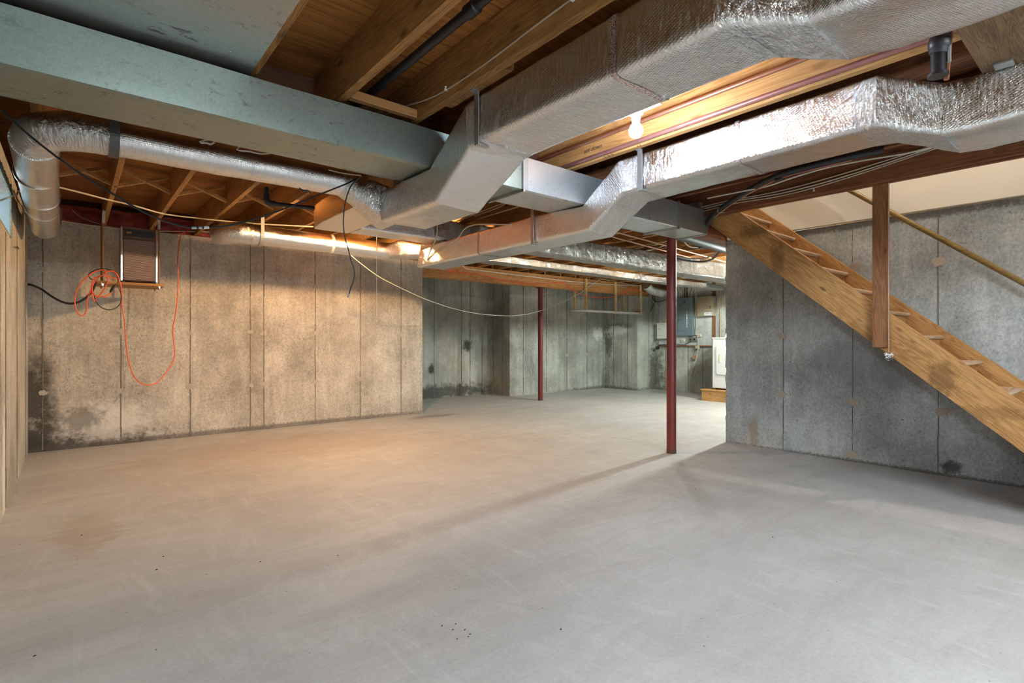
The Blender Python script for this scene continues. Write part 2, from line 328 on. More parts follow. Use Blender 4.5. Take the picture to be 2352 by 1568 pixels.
# ------------------------------------------------------------------ geometry helpers
class G:
    """collects vertices in world coordinates, with optional UVs"""
    def __init__(s): s.v = []; s.f = []; s.uv = []; s.smooth = False
    def box(s, x0, x1, y0, y1, z0, z1):
        o = len(s.v)
        s.v += [(x0,y0,z0),(x1,y0,z0),(x1,y1,z0),(x0,y1,z0),(x0,y0,z1),(x1,y0,z1),(x1,y1,z1),(x0,y1,z1)]
        for f in ((0,3,2,1),(4,5,6,7),(0,1,5,4),(1,2,6,5),(2,3,7,6),(3,0,4,7)): s.f.append(tuple(o+i for i in f))
        return s
    def prism(s, pts, off):
        """closed polygon pts extruded by the vector off"""
        o = len(s.v); n = len(pts); off = Vector(off)
        s.v += [tuple(p) for p in pts] + [tuple(Vector(p)+off) for p in pts]
        s.f.append(tuple(range(o, o+n))[::-1]); s.f.append(tuple(range(o+n, o+2*n)))
        for i in range(n): s.f.append((o+i, o+(i+1) % n, o+n+(i+1) % n, o+n+i))
        return s
    def tube(s, pts, r, sides=8, smooth=3, cap=True, taper=None):
        P = [Vector(p) for p in pts]
        if smooth and len(P) > 2:
            Q = []
            for i in range(len(P)-1):
                a, b, c, d = P[max(i-1, 0)], P[i], P[i+1], P[min(i+2, len(P)-1)]
                for k in range(smooth):
                    t = k/smooth
                    Q.append(.5*((2*b)+(c-a)*t+(2*a-5*b+4*c-d)*t*t+(-a+3*b-3*c+d)*t*t*t))
            Q.append(P[-1]); P = Q
        o = len(s.v); n = len(P); up = None
        for i, p in enumerate(P):
            d = (P[min(i+1, n-1)]-P[max(i-1, 0)]).normalized()
            if up is None:
                up = Vector((0,0,1)) if abs(d.z) < .9 else Vector((1,0,0))
            a = d.cross(up)
            if a.length < 1e-5: a = d.orthogonal()
            a.normalize(); b = a.cross(d).normalized(); up = b
            rr = r if taper is None else r*taper[min(int(i*len(taper)/n), len(taper)-1)]
            for k in range(sides):
                t = 2*PI*k/sides
                s.v.append(tuple(p+a*(rr*math.cos(t))+b*(rr*math.sin(t))))
        for i in range(n-1):
            for k in range(sides):
                k2 = (k+1) % sides
                s.f.append((o+i*sides+k, o+i*sides+k2, o+(i+1)*sides+k2, o+(i+1)*sides+k))
        if cap:
            s.f.append(tuple(o+k for k in range(sides))[::-1]); s.f.append(tuple(o+(n-1)*sides+k for k in range(sides)))
        s.smooth = True
        return s
    def lathe(s, c, prof, axis='z', sides=20):
        """prof: (radius, height) pairs about the axis through c"""
        o = len(s.v); c = Vector(c)
        ax = {'x': Vector((1,0,0)), 'y': Vector((0,1,0)), 'z': Vector((0,0,1))}[axis]
        a = {'x': Vector((0,1,0)), 'y': Vector((0,0,1)), 'z': Vector((1,0,0))}[axis]; b = ax.cross(a)
        for (r, h) in prof:
            for k in range(sides):
                t = 2*PI*k/sides; s.v.append(tuple(c+ax*h+a*(r*math.cos(t))+b*(r*math.sin(t))))
        for i in range(len(prof)-1):
            for k in range(sides):
                k2 = (k+1) % sides; s.f.append((o+i*sides+k, o+i*sides+k2, o+(i+1)*sides+k2, o+(i+1)*sides+k))
        s.f.append(tuple(o+k for k in range(sides))[::-1]); s.f.append(tuple(o+(len(prof)-1)*sides+k for k in range(sides)))
        s.smooth = True
        return s
    def loft(s, rings, closed_uv=True, cap=True):
        """rings: lists of equal length of world points; UV in metres"""
        o = len(s.v); n = len(rings[0]); vlen = 0; uv = {}
        for i, rg in enumerate(rings):
            if i: vlen += sum((Vector(rg[k])-Vector(rings[i-1][k])).length for k in range(0, n, max(1, n//8)))/len(range(0, n, max(1, n//8)))
            u = 0
            for k in range(n):
                if k: u += (Vector(rg[k])-Vector(rg[k-1])).length
                uv[o+i*n+k] = (u, vlen); s.v.append(tuple(rg[k]))
            uv[('e', o+i*n)] = (u+(Vector(rg[0])-Vector(rg[-1])).length, vlen)
        for i in range(len(rings)-1):
            for k in range(n):
                k2 = (k+1) % n; q = (o+i*n+k, o+i*n+k2, o+(i+1)*n+k2, o+(i+1)*n+k)
                s.f.append(q)
                e1 = uv[('e', o+i*n)] if k2 == 0 else uv[q[1]]; e2 = uv[('e', o+(i+1)*n)] if k2 == 0 else uv[q[2]]
                s.uv.append((len(s.f)-1, (uv[q[0]], e1, e2, uv[q[3]])))
        if cap:
            for base, rev in ((o, True), (o+(len(rings)-1)*n, False)):
                f = tuple(base+k for k in range(n)); f = f[::-1] if rev else f
                s.f.append(f); s.uv.append((len(s.f)-1, tuple((s.v[i][0]+s.v[i][1], s.v[i][2]) for i in f)))
        s.smooth = True
        return s

SHARP = math.radians(38)
def link_mesh(name, g, mat, parent=None, loc=None, bevel=0):
    me = bpy.data.meshes.new(name)
    base = Vector(loc) if loc else (parent.matrix_world.translation if parent else None)
    if base is None:
        xs = [v[0] for v in g.v]; ys = [v[1] for v in g.v]; zs = [v[2] for v in g.v]
        base = Vector(((min(xs)+max(xs))/2, (min(ys)+max(ys))/2, min(zs)))
    me.from_pydata([tuple(Vector(v)-base) for v in g.v], [], g.f); me.update()
    if g.uv:
        lay = me.uv_layers.new(name='UVMap')
        for fi, cs in g.uv:
            p = me.polygons[fi]
            for li, c in zip(p.loop_indices, cs): lay.data[li].uv = c
    bm = bmesh.new(); bm.from_mesh(me)
    if bevel:
        ed = [e for e in bm.edges if len(e.link_faces) == 2 and e.calc_face_angle(0) > .6]
        bmesh.ops.bevel(bm, geom=ed, offset=bevel, segments=2, affect='EDGES', profile=.6)
    bmesh.ops.recalc_face_normals(bm, faces=bm.faces)
    if g.smooth:
        for f in bm.faces: f.smooth = True
        for e in bm.edges:
            if len(e.link_faces) == 2 and e.calc_face_angle(0) > SHARP: e.smooth = False
    bm.to_mesh(me); bm.free()
    me.materials.append(M[mat] if isinstance(mat, str) else mat)
    o = bpy.data.objects.new(name, me); COL.objects.link(o)
    if parent:
        o.parent = parent; o.location = (0,0,0)
        if parent.type != 'EMPTY' or True: o.location = base - parent.matrix_world.translation
    else: o.location = base
    o.matrix_world = Matrix.Translation(base) if not parent else parent.matrix_world @ Matrix.Translation(o.location)
    if parent: o.matrix_parent_inverse = Matrix.Identity(4); o.location = base - parent.matrix_world.translation
    return o
def tag(o, label=None, cat=None, group=None, kind=None):
    if label: o['label'] = label
    if cat: o['category'] = cat
    if group: o['group'] = group
    if kind: o['kind'] = kind
    return o
def thing(name, loc, label, cat, group=None):
    o = bpy.data.objects.new(name, None); COL.objects.link(o); o.location = loc; o.empty_display_size = .05
    o.matrix_world = Matrix.Translation(Vector(loc))
    return tag(o, label, cat, group)
def one(name, g, mat, label, cat, group=None, bevel=0):
    return tag(link_mesh(name, g, mat, bevel=bevel), label, cat, group)
def struct(name, g, mat, loc=(0,0,0)):
    return tag(link_mesh(name, g, mat, loc=loc), kind='structure')
def part(name, g, mat, parent, label=None, bevel=0, kind=None):
    return tag(link_mesh(name, g, mat, parent, bevel=bevel), label, kind=kind)

def rrect(n_side=10, r=.12, nc=4):
    """rounded rectangle parameters (u, v) in 0..1, starting low on the left side and going round"""
    out = []
    cs = [((1-r, 0), (1, r), (1-r, r), -PI/2), ((1, 1-r), (1-r, 1), (1-r, 1-r), 0), ((r, 1), (0, 1-r), (r, 1-r), PI/2), ((0, r), (r, 0), (r, r), PI)]
    start = (r, 0)
    for (a, b, c, t0) in cs:
        for k in range(n_side): t = k/n_side; out.append((start[0]+(a[0]-start[0])*t, start[1]+(a[1]-start[1])*t))
        for k in range(nc): t = t0+PI/2*k/nc; out.append((c[0]+r*math.cos(t), c[1]+r*math.sin(t)))
        start = b
    return out
def duct_rings(stations, step=.03, r=.10, n_side=9, crumple=.004, seed=0, bulge=.0):
    """stations: (left-low, right-low, right-high, left-high) corner points along the run"""
    prm = rrect(n_side, r); rings = []
    for i in range(len(stations)-1):
        A = [Vector(p) for p in stations[i]]; B = [Vector(p) for p in stations[i+1]]
        L = ((B[0]+B[2])/2-(A[0]+A[2])/2).length; m = max(1, int(L/step))
        for k in range(m + (1 if i == len(stations)-2 else 0)):
            t = k/m; Q = [a.lerp(b, t) for a, b in zip(A, B)]
            cen = (Q[0]+Q[1]+Q[2]+Q[3])/4; ring = []
            for (u, v) in prm:
                p = Q[0]*(1-u)*(1-v)+Q[1]*u*(1-v)+Q[2]*u*v+Q[3]*(1-u)*v
                d = (p-cen).normalized()
                nz = noise.noise(p*7+Vector((seed, 0, 0)))*crumple + noise.noise(p*22+Vector((0, seed, 0)))*crumple*.45
                p = p + d*(nz + bulge*(1-(2*u-1)**2)*(1 if v < .1 else 0))
                ring.append(p)
            rings.append(ring)
    return rings
def pipe_rings(pts, r, sides=28, sub=4, crumple=.003, seed=0, radii=None):
    P = [Vector(p) for p in pts]; Q = []; RR = []
    for i in range(len(P)-1):
        a, b, c, d = P[max(i-1, 0)], P[i], P[i+1], P[min(i+2, len(P)-1)]
        m = max(sub, int((c-b).length/.035))
        for k in range(m):
            t = k/m; Q.append(.5*((2*b)+(c-a)*t+(2*a-5*b+4*c-d)*t*t+(-a+3*b-3*c+d)*t*t*t))
            RR.append(r if radii is None else radii[i]*(1-t)+radii[i+1]*t)
    Q.append(P[-1]); RR.append(r if radii is None else radii[-1])
    rings = []; up = Vector((0,0,1)); n = len(Q)
    for i, p in enumerate(Q):
        d = (Q[min(i+1, n-1)]-Q[max(i-1, 0)]).normalized()
        a = d.cross(up)
        if a.length < 1e-4: a = d.orthogonal()
        a.normalize(); b = a.cross(d).normalized(); up = b; ring = []
        for k in range(sides):
            t = 2*PI*k/sides; w = a*math.cos(t)+b*math.sin(t); q = p+w*RR[i]
            ring.append(q+w*(noise.noise(q*9+Vector((seed,0,0)))*crumple+noise.noise(q*30)*crumple*.4))
        rings.append(ring)
    return rings
def xz(x0, x1, y, z0, z1): return ((x0,y,z0),(x1,y,z0),(x1,y,z1),(x0,y,z1))
def yz(x, y0, y1, z0, z1): return ((x,y0,z0),(x,y1,z0),(x,y1,z1),(x,y0,z1))
def cable(name, pts, r, mat, label, cat='cable', group=None, sides=6, smooth=4):
    return one(name, G().tube(pts, r, sides, smooth), mat, label, cat, group)

# ================================================================== SETTING
XL, YB, XR = -.335, 6.965, 5.43       # left wall, back wall, stair wall faces
JB, SF = 2.30, 2.535                  # joist undersides, underside of the subfloor
floor = struct('floor', G().box(-.6, 10.4, -3.7, 9.0, -.12, 0), 'floor')
g = G(); R.seed(3)
crk = [(3.274, 6.859, 0), (3.313, 6.518, 0), (3.386, 6.170, 0), (3.423, 5.738, 0), (3.531, 5.361, 0), (3.690, 4.959, 0), (3.951, 4.560, 0), (4.295, 4.204, 0), (4.657, 3.937, 0), (4.757, 3.648, 0)]
for a, b in zip(crk[:-1], crk[1:]):
    a, b = Vector(a), Vector(b); d = (b-a).normalized(); nrm = Vector((-d.y, d.x, 0)); m = 5
    for k in range(m):
        p, q = a.lerp(b, k/m), a.lerp(b, (k+1)/m); w = .007+.005*R.random()
        g.prism([p-nrm*w, q-nrm*w*.8, q+nrm*w, p+nrm*w*.8], (0, 0, .0025+.002*R.random()))
part('crack_filler_ridge', g, 'crack', floor, 'pale raised ridge of filler along a floor crack', kind='stuff')

def seam_v(parent, pos, axis, face, z0, z1, sgn, w=.004):
    """a form-joint fin: irregular vertical ridge; axis 'x' = wall along x with its face at y=face"""
    g = G(); n = 14; R.seed(int(pos*1000) & 0xffff)
    for k in range(n):
        a, b = z0+(z1-z0)*k/n, z0+(z1-z0)*(k+1)/n; ww = w*(.5+R.random()); t = .0025+.003*R.random(); j = (R.random()-.5)*.004
        if axis == 'x': g.box(pos-ww+j, pos+ww+j, min(face, face+sgn*t), max(face, face+sgn*t), a, b)
        else: g.box(min(face, face+sgn*t), max(face, face+sgn*t), pos-ww+j, pos+ww+j, a, b)
    return part('form_seam', g, 'seam', parent)
def patch(parent, pos, z, axis, face, sgn, r=.045):
    g = G(); n = 14; R.seed(int(pos*977+z*31) & 0xffff)
    pr = [(r*(.55+.6*R.random())*math.cos(2*PI*k/n), r*(.45+.5*R.random())*math.sin(2*PI*k/n)) for k in range(n)]
    if axis == 'x': g.prism([(pos+a, face, z+b) for a, b in pr], (0, sgn*.0045, 0))
    else: g.prism([(face, pos+a, z+b) for a, b in pr], (sgn*.0045, 0, 0))
    return part('tie_patch', g, 'patch', parent)

# back wall (warm lit), its top carries the sill
wb = struct('wall_back', G().box(-.6, 4.045, YB, YB+.25, 0, 2.29), 'back')
for x in (-.228, .394, 1.03, 1.659, 1.813, 2.442, 3.065, 3.687):
    seam_v(wb, x, 'x', YB, .015, 2.285, -1, .0042)
    for z in (1.80, 1.19, .567):
        if not (x > 3.2 and z > 1.7): patch(wb, x+R.uniform(-.015, .015), z+R.uniform(-.012, .012), 'x', YB, -1, .04)
# left wall with the basement window
WY0, WY1, WZ0, WZ1 = 4.22, 5.02, 1.82, 2.11
g = G()
g.box(-.6, XL, -3.7, -2.2, 0, 2.29); g.box(-.6, XL, -2.2, -1.4, 0, 1.80); g.box(-.6, XL, -2.2, -1.4, 2.12, 2.29)
g.box(-.6, XL, -1.4, WY0, 0, 2.29); g.box(-.6, XL, WY0, WY1, 0, WZ0); g.box(-.6, XL, WY0, WY1, WZ1, 2.29); g.box(-.6, XL, WY1, YB, 0, 2.29)
wl = struct('wall_left', g, 'left')
for y in (6.6, 5.62, 4.72): seam_v(wl, y, 'y', XL, .015, 1.80 if y < 5.1 else 2.28, 1, .0022)
def window(name, y0, y1, z0, z1):
    o = struct(name, G().box(-.585, -.555, y0, y1, z0, z0+.03).box(-.585, -.555, y0, y1, z1-.03, z1).box(-.585, -.555, y0, y0+.03, z0, z1).box(-.585, -.555, y1-.03, y1, z0, z1).box(-.585, -.555, (y0+y1)/2-.012, (y0+y1)/2+.012, z0, z1), 'sash')
    part('glass_pane', G().box(-.573, -.569, y0+.03, (y0+y1)/2-.012, z0+.03, z1-.03), 'glass', o)
    part('glass_pane', G().box(-.573, -.569, (y0+y1)/2+.012, y1-.03, z0+.03, z1-.03), 'glass', o)
    return o
w1 = window('window_1', WY0, WY1, WZ0, WZ1)
# blue green lining of the opening
g = G().box(-.555, XL+.004, WY1-.006, WY1-.001, WZ0, WZ1); g.box(-.555, XL+.004, WY0, WY1, WZ0, WZ0+.005)
part('window_reveal', g, 'reveal', w1, 'blue green reveal of the window')
g = G(); R.seed(5)
for k in range(90):
    z = WZ0-.01+(WZ1+.08-WZ0)*k/90; e = noise.noise(Vector((z*25, 0, 0))); g.box(XL, XL+.007+.004*R.random(), WY1-.008-.004*e, WY1+.035+.022*e, z, z+.0042)
for k in range(120):
    y = WY0+(WY1-WY0)*k/120; e = noise.noise(Vector((y*20, 3, 0))); g.box(XL, XL+.007+.004*R.random(), y, y+.0068, WZ1-.008-.004*e, WZ1+.045+.02*e)
part('mortar_bead', g, 'mortar', w1, 'ragged pale green mortar around the window', kind='stuff')
w2 = window('added_window', -2.2, -1.4, 1.80, 2.12)  # unseen window, added to bring in daylight from behind the camera
# far walls
wf = struct('wall_far', G().box(6.6, 9.45, 8.0, 9.0, 0, 2.29), 'far')
for x in (6.955, 7.593, 8.201, 8.839, 9.40): seam_v(wf, x, 'x', 8.0, .015, 2.28, -1, .006)
for y in (8.52, 8.22): seam_v(wf, y, 'y', 6.6, .015, 2.28, -1, .006)
wfl = struct('wall_far_left', G().box(3.8, 6.6, 8.62, 9.0, 0, 2.29).box(3.8, 4.045, YB+.25, 8.62, 0, 2.29), 'far')
for x in (5.254, 5.88, 6.09, 4.64): seam_v(wfl, x, 'x', 8.62, .015, 2.28, -1, .006)
wfr = struct('wall_far_right', G().box(9.45, 10.4, 7.08, 9.0, 0, 2.29), 'far')
for y in (7.74, 7.34): seam_v(wfr, y, 'y', 9.45, .015, 2.28, -1, .006)
seam_v(wfr, 9.85, 'x', 7.08, .015, 2.28, -1)
wu = struct('wall_utility', G().box(10.08, 10.4, -3.7, 7.08, 0, 2.29), 'far')
for y in (6.80, 6.24, 5.9, 5.3): seam_v(wu, y, 'y', 10.08, .015, .98, -1, .006)
for y in (5.62, 5.3): seam_v(wu, y, 'y', 10.08, .98, 2.28, -1, .006)
for (x, z) in ((6.955, 1.35), (7.593, .78), (8.2, .78), (8.839, .78)): patch(wf, x, z, 'x', 8.0, -1, .05)
# stair wall: rough cut end, drywall above
g = G(); R.seed(11); n = 46
for k in range(n):
    z0, z1 = 2.165*k/n, 2.165*(k+1)/n; e = 2.905+.014*noise.noise(Vector((0, 0, k*.9)))+.006*R.random()
    g.box(XR, XR+.24, 2.87, e, z0, z1)
g.box(XR, XR+.24, -3.7, 2.87, 0, 2.165)
wr = struct('wall_right', g, 'right')
for y in (2.307, 1.70, 1.085): seam_v(wr, y, 'y', XR, .015, 2.16, -1, .0032)
for (y, z) in ((2.324, 1.139), (2.324, .562), (1.694, .533), (1.057, .52), (1.085, 1.743), (1.677, 1.764), (1.70, .06)): patch(wr, y, z, 'y', XR, -1, .05)
struct('wall_stairwell', G().box(5.385, 5.43, -.9, 2.87, 2.172, 4.4), 'drywall')
struct('wall_stairwell_left', G().box(4.30, 4.35, -.9, 2.87, 2.56, 4.4).box(4.30, 5.43, 2.87, 2.92, 2.56, 4.4).box(4.30, 5.43, -.95, -.9, 2.56, 4.4), 'drywall')
struct('wall_front', G().box(-.6, 10.4, -3.95, -3.7, 0, 2.6), 'left')
# the band of framing above the walls
g = G().box(-.55, 10.35, -3.72, -3.66, 2.28, 2.6).box(-.55, -.50, -3.7, 9, 2.28, 2.6).box(10.3, 10.35, -3.7, 9, 2.28, 2.6).box(-.55, 3.95, 7.16, 7.2, 2.28, 2.6).box(3.85, 10.35, 8.9, 8.95, 2.28, 2.6)
struct('trim_1', g, 'joist_dark')

# ceiling: slab, plywood sheets, joists, bridging
cel = struct('ceiling', G().box(-.55, 4.35, -3.7, 8.95, 2.556, 2.6).box(5.43, 10.35, -3.7, 8.95, 2.556, 2.6).box(4.35, 5.43, 2.87, 8.95, 2.556, 2.6).box(4.35, 5.43, -3.7, -.95, 2.556, 2.6).box(4.30, 5.48, -.95, 2.92, 4.4, 4.45), 'ply')
xs = [-.55, .70, 3.14, 4.35]; sheets = []
y = -3.7; row = 0
while y < 8.9:
    y1 = min(y+.61, 8.93); off = (0, 1.22)[row % 2]; x = -.55
    cuts = sorted(set([-.55] + [v for v in (.67+off, 3.11+off-2.44*(off > 0), 5.55+off, 7.99+off) if -.5 < v < 10.3] + [10.33]))
    for a, b in zip(cuts[:-1], cuts[1:]):
        segs = [(a, b)]
        if -.95 < y1 and y < 2.87:
            segs = []
            if a < 4.35: segs.append((a, min(b, 4.35)))
            if b > 5.43: segs.append((max(a, 5.43), b))
        for (p, q) in segs:
            if q-p > .05: part('plywood_panel', G().box(p+.003, q-.003, y+.003, y1-.003, SF+R.uniform(0, .003), 2.556), 'ply', cel)
    y = y1; row += 1
def joist(x, y0, y1, w=.038, mat='joist', z0=JB, z1=SF):
    return part('joist', G().box(x, x+w, y0, y1, z0, z1), mat, cel, bevel=.002)
front = [-.30, .20, .60, 1.015, 1.43, 1.84, 2.245, 2.69, 3.07, 3.48, 3.89]
for x in front: joist(x, -3.6, 2.955, .042, 'joist_pale_lit' if x in (2.245, 2.69) else ('joist_dark' if x > 3 else 'joist'), JB, SF)  # the two joists by the bulb carry its light in their colour
for x in (5.70, 6.1, 6.5, 6.9, 7.3, 7.7, 8.1, 8.5, 8.9, 9.3, 9.7): joist(x, -1.2, 2.955, .038)
back = [-.17, .235, .64, 1.068, 1.467, 1.87, 2.25, 2.66, 3.07, 3.48, 3.89]
for x in back: joist(x, 2.965, 7.15, .034)
for x in (4.3, 4.71, 5.12, 5.53, 5.93, 6.34, 6.75, 7.15, 7.56, 7.97, 8.37, 8.78, 9.19, 9.6, 10.0): joist(x, 2.965, 7.05, .038)
for x in (4.2, 4.61, 5.02, 5.43, 5.83, 6.24, 6.65, 7.05, 7.46, 7.87, 8.27, 8.68, 9.09, 9.5, 9.9): joist(x, 7.06, 8.88, .038)
for a, b in zip(back[:-1], back[1:]):       # crossed bridging between the back joists
    if a > 2.4: continue
    x0, x1 = a+.034, b
    for (z0, z1, yy) in ((2.49, 2.345, 5.30), (2.345, 2.49, 5.36)):
        g = G().prism([(x0, yy, z0), (x1, yy, z1), (x1, yy, z1+.026), (x0, yy, z0+.026)], (0, .045, 0))
        part('bridging', g, 'joist_pale_lit', cel)
part('blocking', G().box(1.06, 1.43, 2.52, 2.555, 2.301, 2.345), 'block', cel)
part('blocking', G().box(1.475, 1.51, 1.80, 2.30, 2.301, 2.345), 'block', cel)
part('header', G().box(.645, 3.89, 2.915, 2.955, 2.31, 2.53), 'header', cel)
part('header', G().box(4.395, 5.43, 2.80, 2.86, 2.30, SF), 'header', cel)
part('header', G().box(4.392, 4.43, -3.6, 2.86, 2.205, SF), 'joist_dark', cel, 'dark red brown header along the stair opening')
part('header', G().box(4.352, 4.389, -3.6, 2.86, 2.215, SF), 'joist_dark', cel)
part('wide_board', G().box(2.10, 3.92, .17, .455, 2.258, 2.298), 'oldboard', cel, 'weathered wide board under the joists')
part('sill_plate', G().box(-.5, 4.0, 6.975, 7.13, 2.29, 2.2995), 'joist_dark', cel)
# handwriting on the joist with the copper pipes
def writing(txt, loc, size, mat, parent, rx=PI/2, rz=-PI/2, shear=.3, label=None):
    cu = bpy.data.curves.new('handwriting', 'FONT'); cu.body = txt; cu.size = size; cu.shear = shear; cu.extrude = .0004; cu.offset = -.0004*size/.05
    cu.materials.append(M[mat]); o = bpy.data.objects.new('handwriting', cu); COL.objects.link(o); o.parent = parent
    o.location = Vector(loc)-parent.matrix_world.translation; o.rotation_euler = (rx, 0, rz)
    if label: o['label'] = label
    return o
jd = [c for c in cel.children if c.name.startswith('joist') and abs(c.matrix_world.translation.x-2.711) < .03]
jd0 = jd[0] if jd else cel
writing('set down', (2.6885, 2.46, 2.375), .042, 'ink', jd0)
writing('1 S 2', (2.692, 2.28, 2.2995), .04, 'ink', jd0, PI, -PI/2)
writing('11', (2.694, 2.02, 2.2995), .036, 'ink', jd0, PI, -PI/2)

# insulation stuffed between the joists over the back wall
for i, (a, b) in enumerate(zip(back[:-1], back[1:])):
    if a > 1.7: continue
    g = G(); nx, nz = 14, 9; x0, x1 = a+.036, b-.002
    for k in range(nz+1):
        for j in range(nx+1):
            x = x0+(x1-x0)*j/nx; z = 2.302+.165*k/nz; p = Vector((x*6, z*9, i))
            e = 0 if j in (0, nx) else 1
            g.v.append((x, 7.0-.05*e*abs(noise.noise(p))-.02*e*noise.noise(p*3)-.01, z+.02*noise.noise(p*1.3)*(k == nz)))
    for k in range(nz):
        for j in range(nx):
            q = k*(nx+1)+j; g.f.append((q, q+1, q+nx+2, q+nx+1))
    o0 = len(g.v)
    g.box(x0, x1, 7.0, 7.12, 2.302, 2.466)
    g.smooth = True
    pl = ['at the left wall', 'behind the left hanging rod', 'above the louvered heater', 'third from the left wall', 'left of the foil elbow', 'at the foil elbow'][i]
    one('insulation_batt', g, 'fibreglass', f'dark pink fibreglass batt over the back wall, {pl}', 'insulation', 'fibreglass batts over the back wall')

# ================================================================== BEAMS AND POSTS
one('support_beam', G().box(4.05, 9.78, 7.02, 7.16, 2.067, 2.298), 'beam', 'long orange brown wooden girder under the far joists on the far red post', 'beam', bevel=.004)
one('support_beam', G().box(-.33, 5.66, 2.89, 3.03, 2.062, 2.298) if False else G().box(-.33, 5.66, 2.89, 3.03, 2.166, 2.298), 'joist_dark', 'dark wooden girder hidden behind the galvanised trunk duct on the near red post', 'beam', bevel=.004)
def post(x, y, r, top, label):
    t = thing('support_post', (x, y, 0), label, 'post', 'red steel support posts')
    part('shaft', G().lathe((x, y, 0), [(r, .04), (r, .5), (r*1.003, 1.2), (r, top-.012)], sides=32), 'post', t)
    part('rusty_foot', G().lathe((x, y, 0), [(r*1.01, 0), (r*1.03, .03), (r*1.002, .042)], sides=24), 'rust', t)
    part('cap_plate', G().box(x-.06, x+.06, y-.06, y+.06, top-.012, top), 'rust', t)
post(4.494, 2.965, .0455, 2.165, 'near dark red steel post standing below the end of the trunk duct')
post(6.58, 7.09, .0455, 2.066, 'far dark red steel post standing under the wooden girder')

# ================================================================== GALVANISED TRUNK
TY0, TY1, TZ0, TZ1 = 2.53, 2.875, 2.056, 2.268
t = thing('trunk_duct', (2.0, 2.7, TZ0), 'long rectangular galvanised sheet metal trunk duct running from the left wall', 'duct')
def metal_rings(x0, x1, y0, y1, z0, z1, step=.12, amp=.003, seed=1):
    return duct_rings([xz(0,0,0,0,0)], 1) if False else [[Vector((x, y0+(y1-y0)*u + (noise.noise(Vector((x*2, u*3, seed)))*amp if .02 < v < .98 else 0), z0+(z1-z0)*v + (noise.noise(Vector((x*2, u*4, seed+5)))*amp if v < .02 or v > .98 else 0))) for (u, v) in rrect(8, .010, 1)] for x in [x0+(x1-x0)*k/max(1, round((x1-x0)/step)) for k in range(max(1, round((x1-x0)/step))+1)]]
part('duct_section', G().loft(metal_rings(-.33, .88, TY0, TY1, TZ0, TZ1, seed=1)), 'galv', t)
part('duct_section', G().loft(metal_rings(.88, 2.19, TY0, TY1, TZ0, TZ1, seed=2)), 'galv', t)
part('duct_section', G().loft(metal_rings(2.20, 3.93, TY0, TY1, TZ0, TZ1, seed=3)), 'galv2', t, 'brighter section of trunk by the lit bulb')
part('duct_section', G().loft(metal_rings(3.94, 4.38, TY0, TY1-.03, TZ0, TZ1, seed=4)), 'galv_dull', t, 'dull stained end section of the trunk')
for x in (2.187, 3.928):
    part('joint_flange', G().box(x, x+.014, TY0-.016, TY0+.001, TZ0-.014, TZ1+.004).box(x, x+.014, TY0-.014, TY1+.01, TZ0-.016, TZ0+.001), 'steel', t)
part('joint_strip', G().box(2.212, 2.238, TY0-.003, TY0, TZ0, TZ1), 'steel', t)
part('end_cap', G().box(4.38, 4.392, TY0-.008, TY1-.022, TZ0-.01, TZ1+.008).box(4.30, 4.392, TY0+.02, TY1-.08, TZ1, TZ1+.07), 'galv_dull', t)
t = thing('joist_pan', (.14, 1.2, 2.296), 'flat grey metal sheet nailed under the joists near the camera', 'sheet metal')
g = G(); nx, ny = 10, 30
for k in range(ny+1):
    for j in range(nx+1):
        x = XL+.002+(.612-XL)*j/nx; yv = -.6+3.19*k/ny; g.v.append((x, yv, 2.2965-.004*abs(noise.noise(Vector((x*3, yv*2, 0))))-.001))
for k in range(ny):
    for j in range(nx): q = k*(nx+1)+j; g.f.append((q, q+nx+1, q+nx+2, q+1))
n0 = len(g.v); g.v += [(a, b, c+.0012) for a, b, c in g.v[:n0]]; g.f += [tuple(i+n0 for i in f[::-1]) for f in g.f[:]]
part('sheet', g, 'galv_dull', t)
part('nail', G().lathe((.50, 2.42, 2.291), [(.004, 0), (.005, .004)], sides=8), 'chrome', t); part('nail', G().lathe((.35, 1.5, 2.290), [(.004, 0), (.005, .004)], sides=8), 'chrome', t)
part('nail', G().lathe((.56, 1.85, 2.290), [(.004, 0), (.005, .004)], sides=8), 'chrome', t)

# ================================================================== FOIL DUCTS
def sub_band(name, rings, mat, parent, label=None, grow=.002):
    """a band of tape wrapped over a few rings of a duct"""
    out = []
    for rg in rings:
        c = sum((Vector(p) for p in rg), Vector())/len(rg); out.append([p+(p-c).normalized()*grow for p in rg])
    return part(name, G().loft(out, cap=False), mat, parent, label)
# duct 1: from beyond the right edge of the picture, down under the trunk, to y 3.11
d1 = thing('foil_duct', (1.67, 1.5, 1.84), 'large crinkled foil wrapped duct dipping under the trunk, nearest the camera', 'duct', 'foil wrapped ducts')
A, B, TB, TT = 1.506, 1.838, 2.053, 2.290
st = [xz(1.70, 2.06, -1.8, TB-.02, TT), xz(1.69, 2.07, .30, TB-.02, TT), xz(1.67, 2.06, .50, TB-.02, TT), xz(1.665, 2.035, .64, TB-.012, TT)]
st2 = [xz(1.665, 2.035, .64, TB-.012, TT), ((A, .82, TB), (B, .80, TB), (B, .80, TT), (A, .82, TT))]
st3 = [((A, .82, TB), (B, .80, TB), (B, .80, TT), (A, .82, TT)), xz(A, B, 1.45, TB, TT), xz(A, B, 2.03, TB, TT)]
st4 = [xz(A, B, 2.03, TB, TT), ((A, 2.15, 2.043), (B, 2.09, 2.045), (B, 2.16, 2.288), (A, 2.17, 2.286))]
st5 = [st4[1], ((A, 2.455, 1.838), (B, 2.50, 1.843), (B, 2.57, 2.052), (A, 2.525, 2.052))]
st6 = [st5[1], ((A, 3.11, 1.846), (B, 3.09, 1.842), (B, 3.09, 2.052), (A, 3.12, 2.058))]
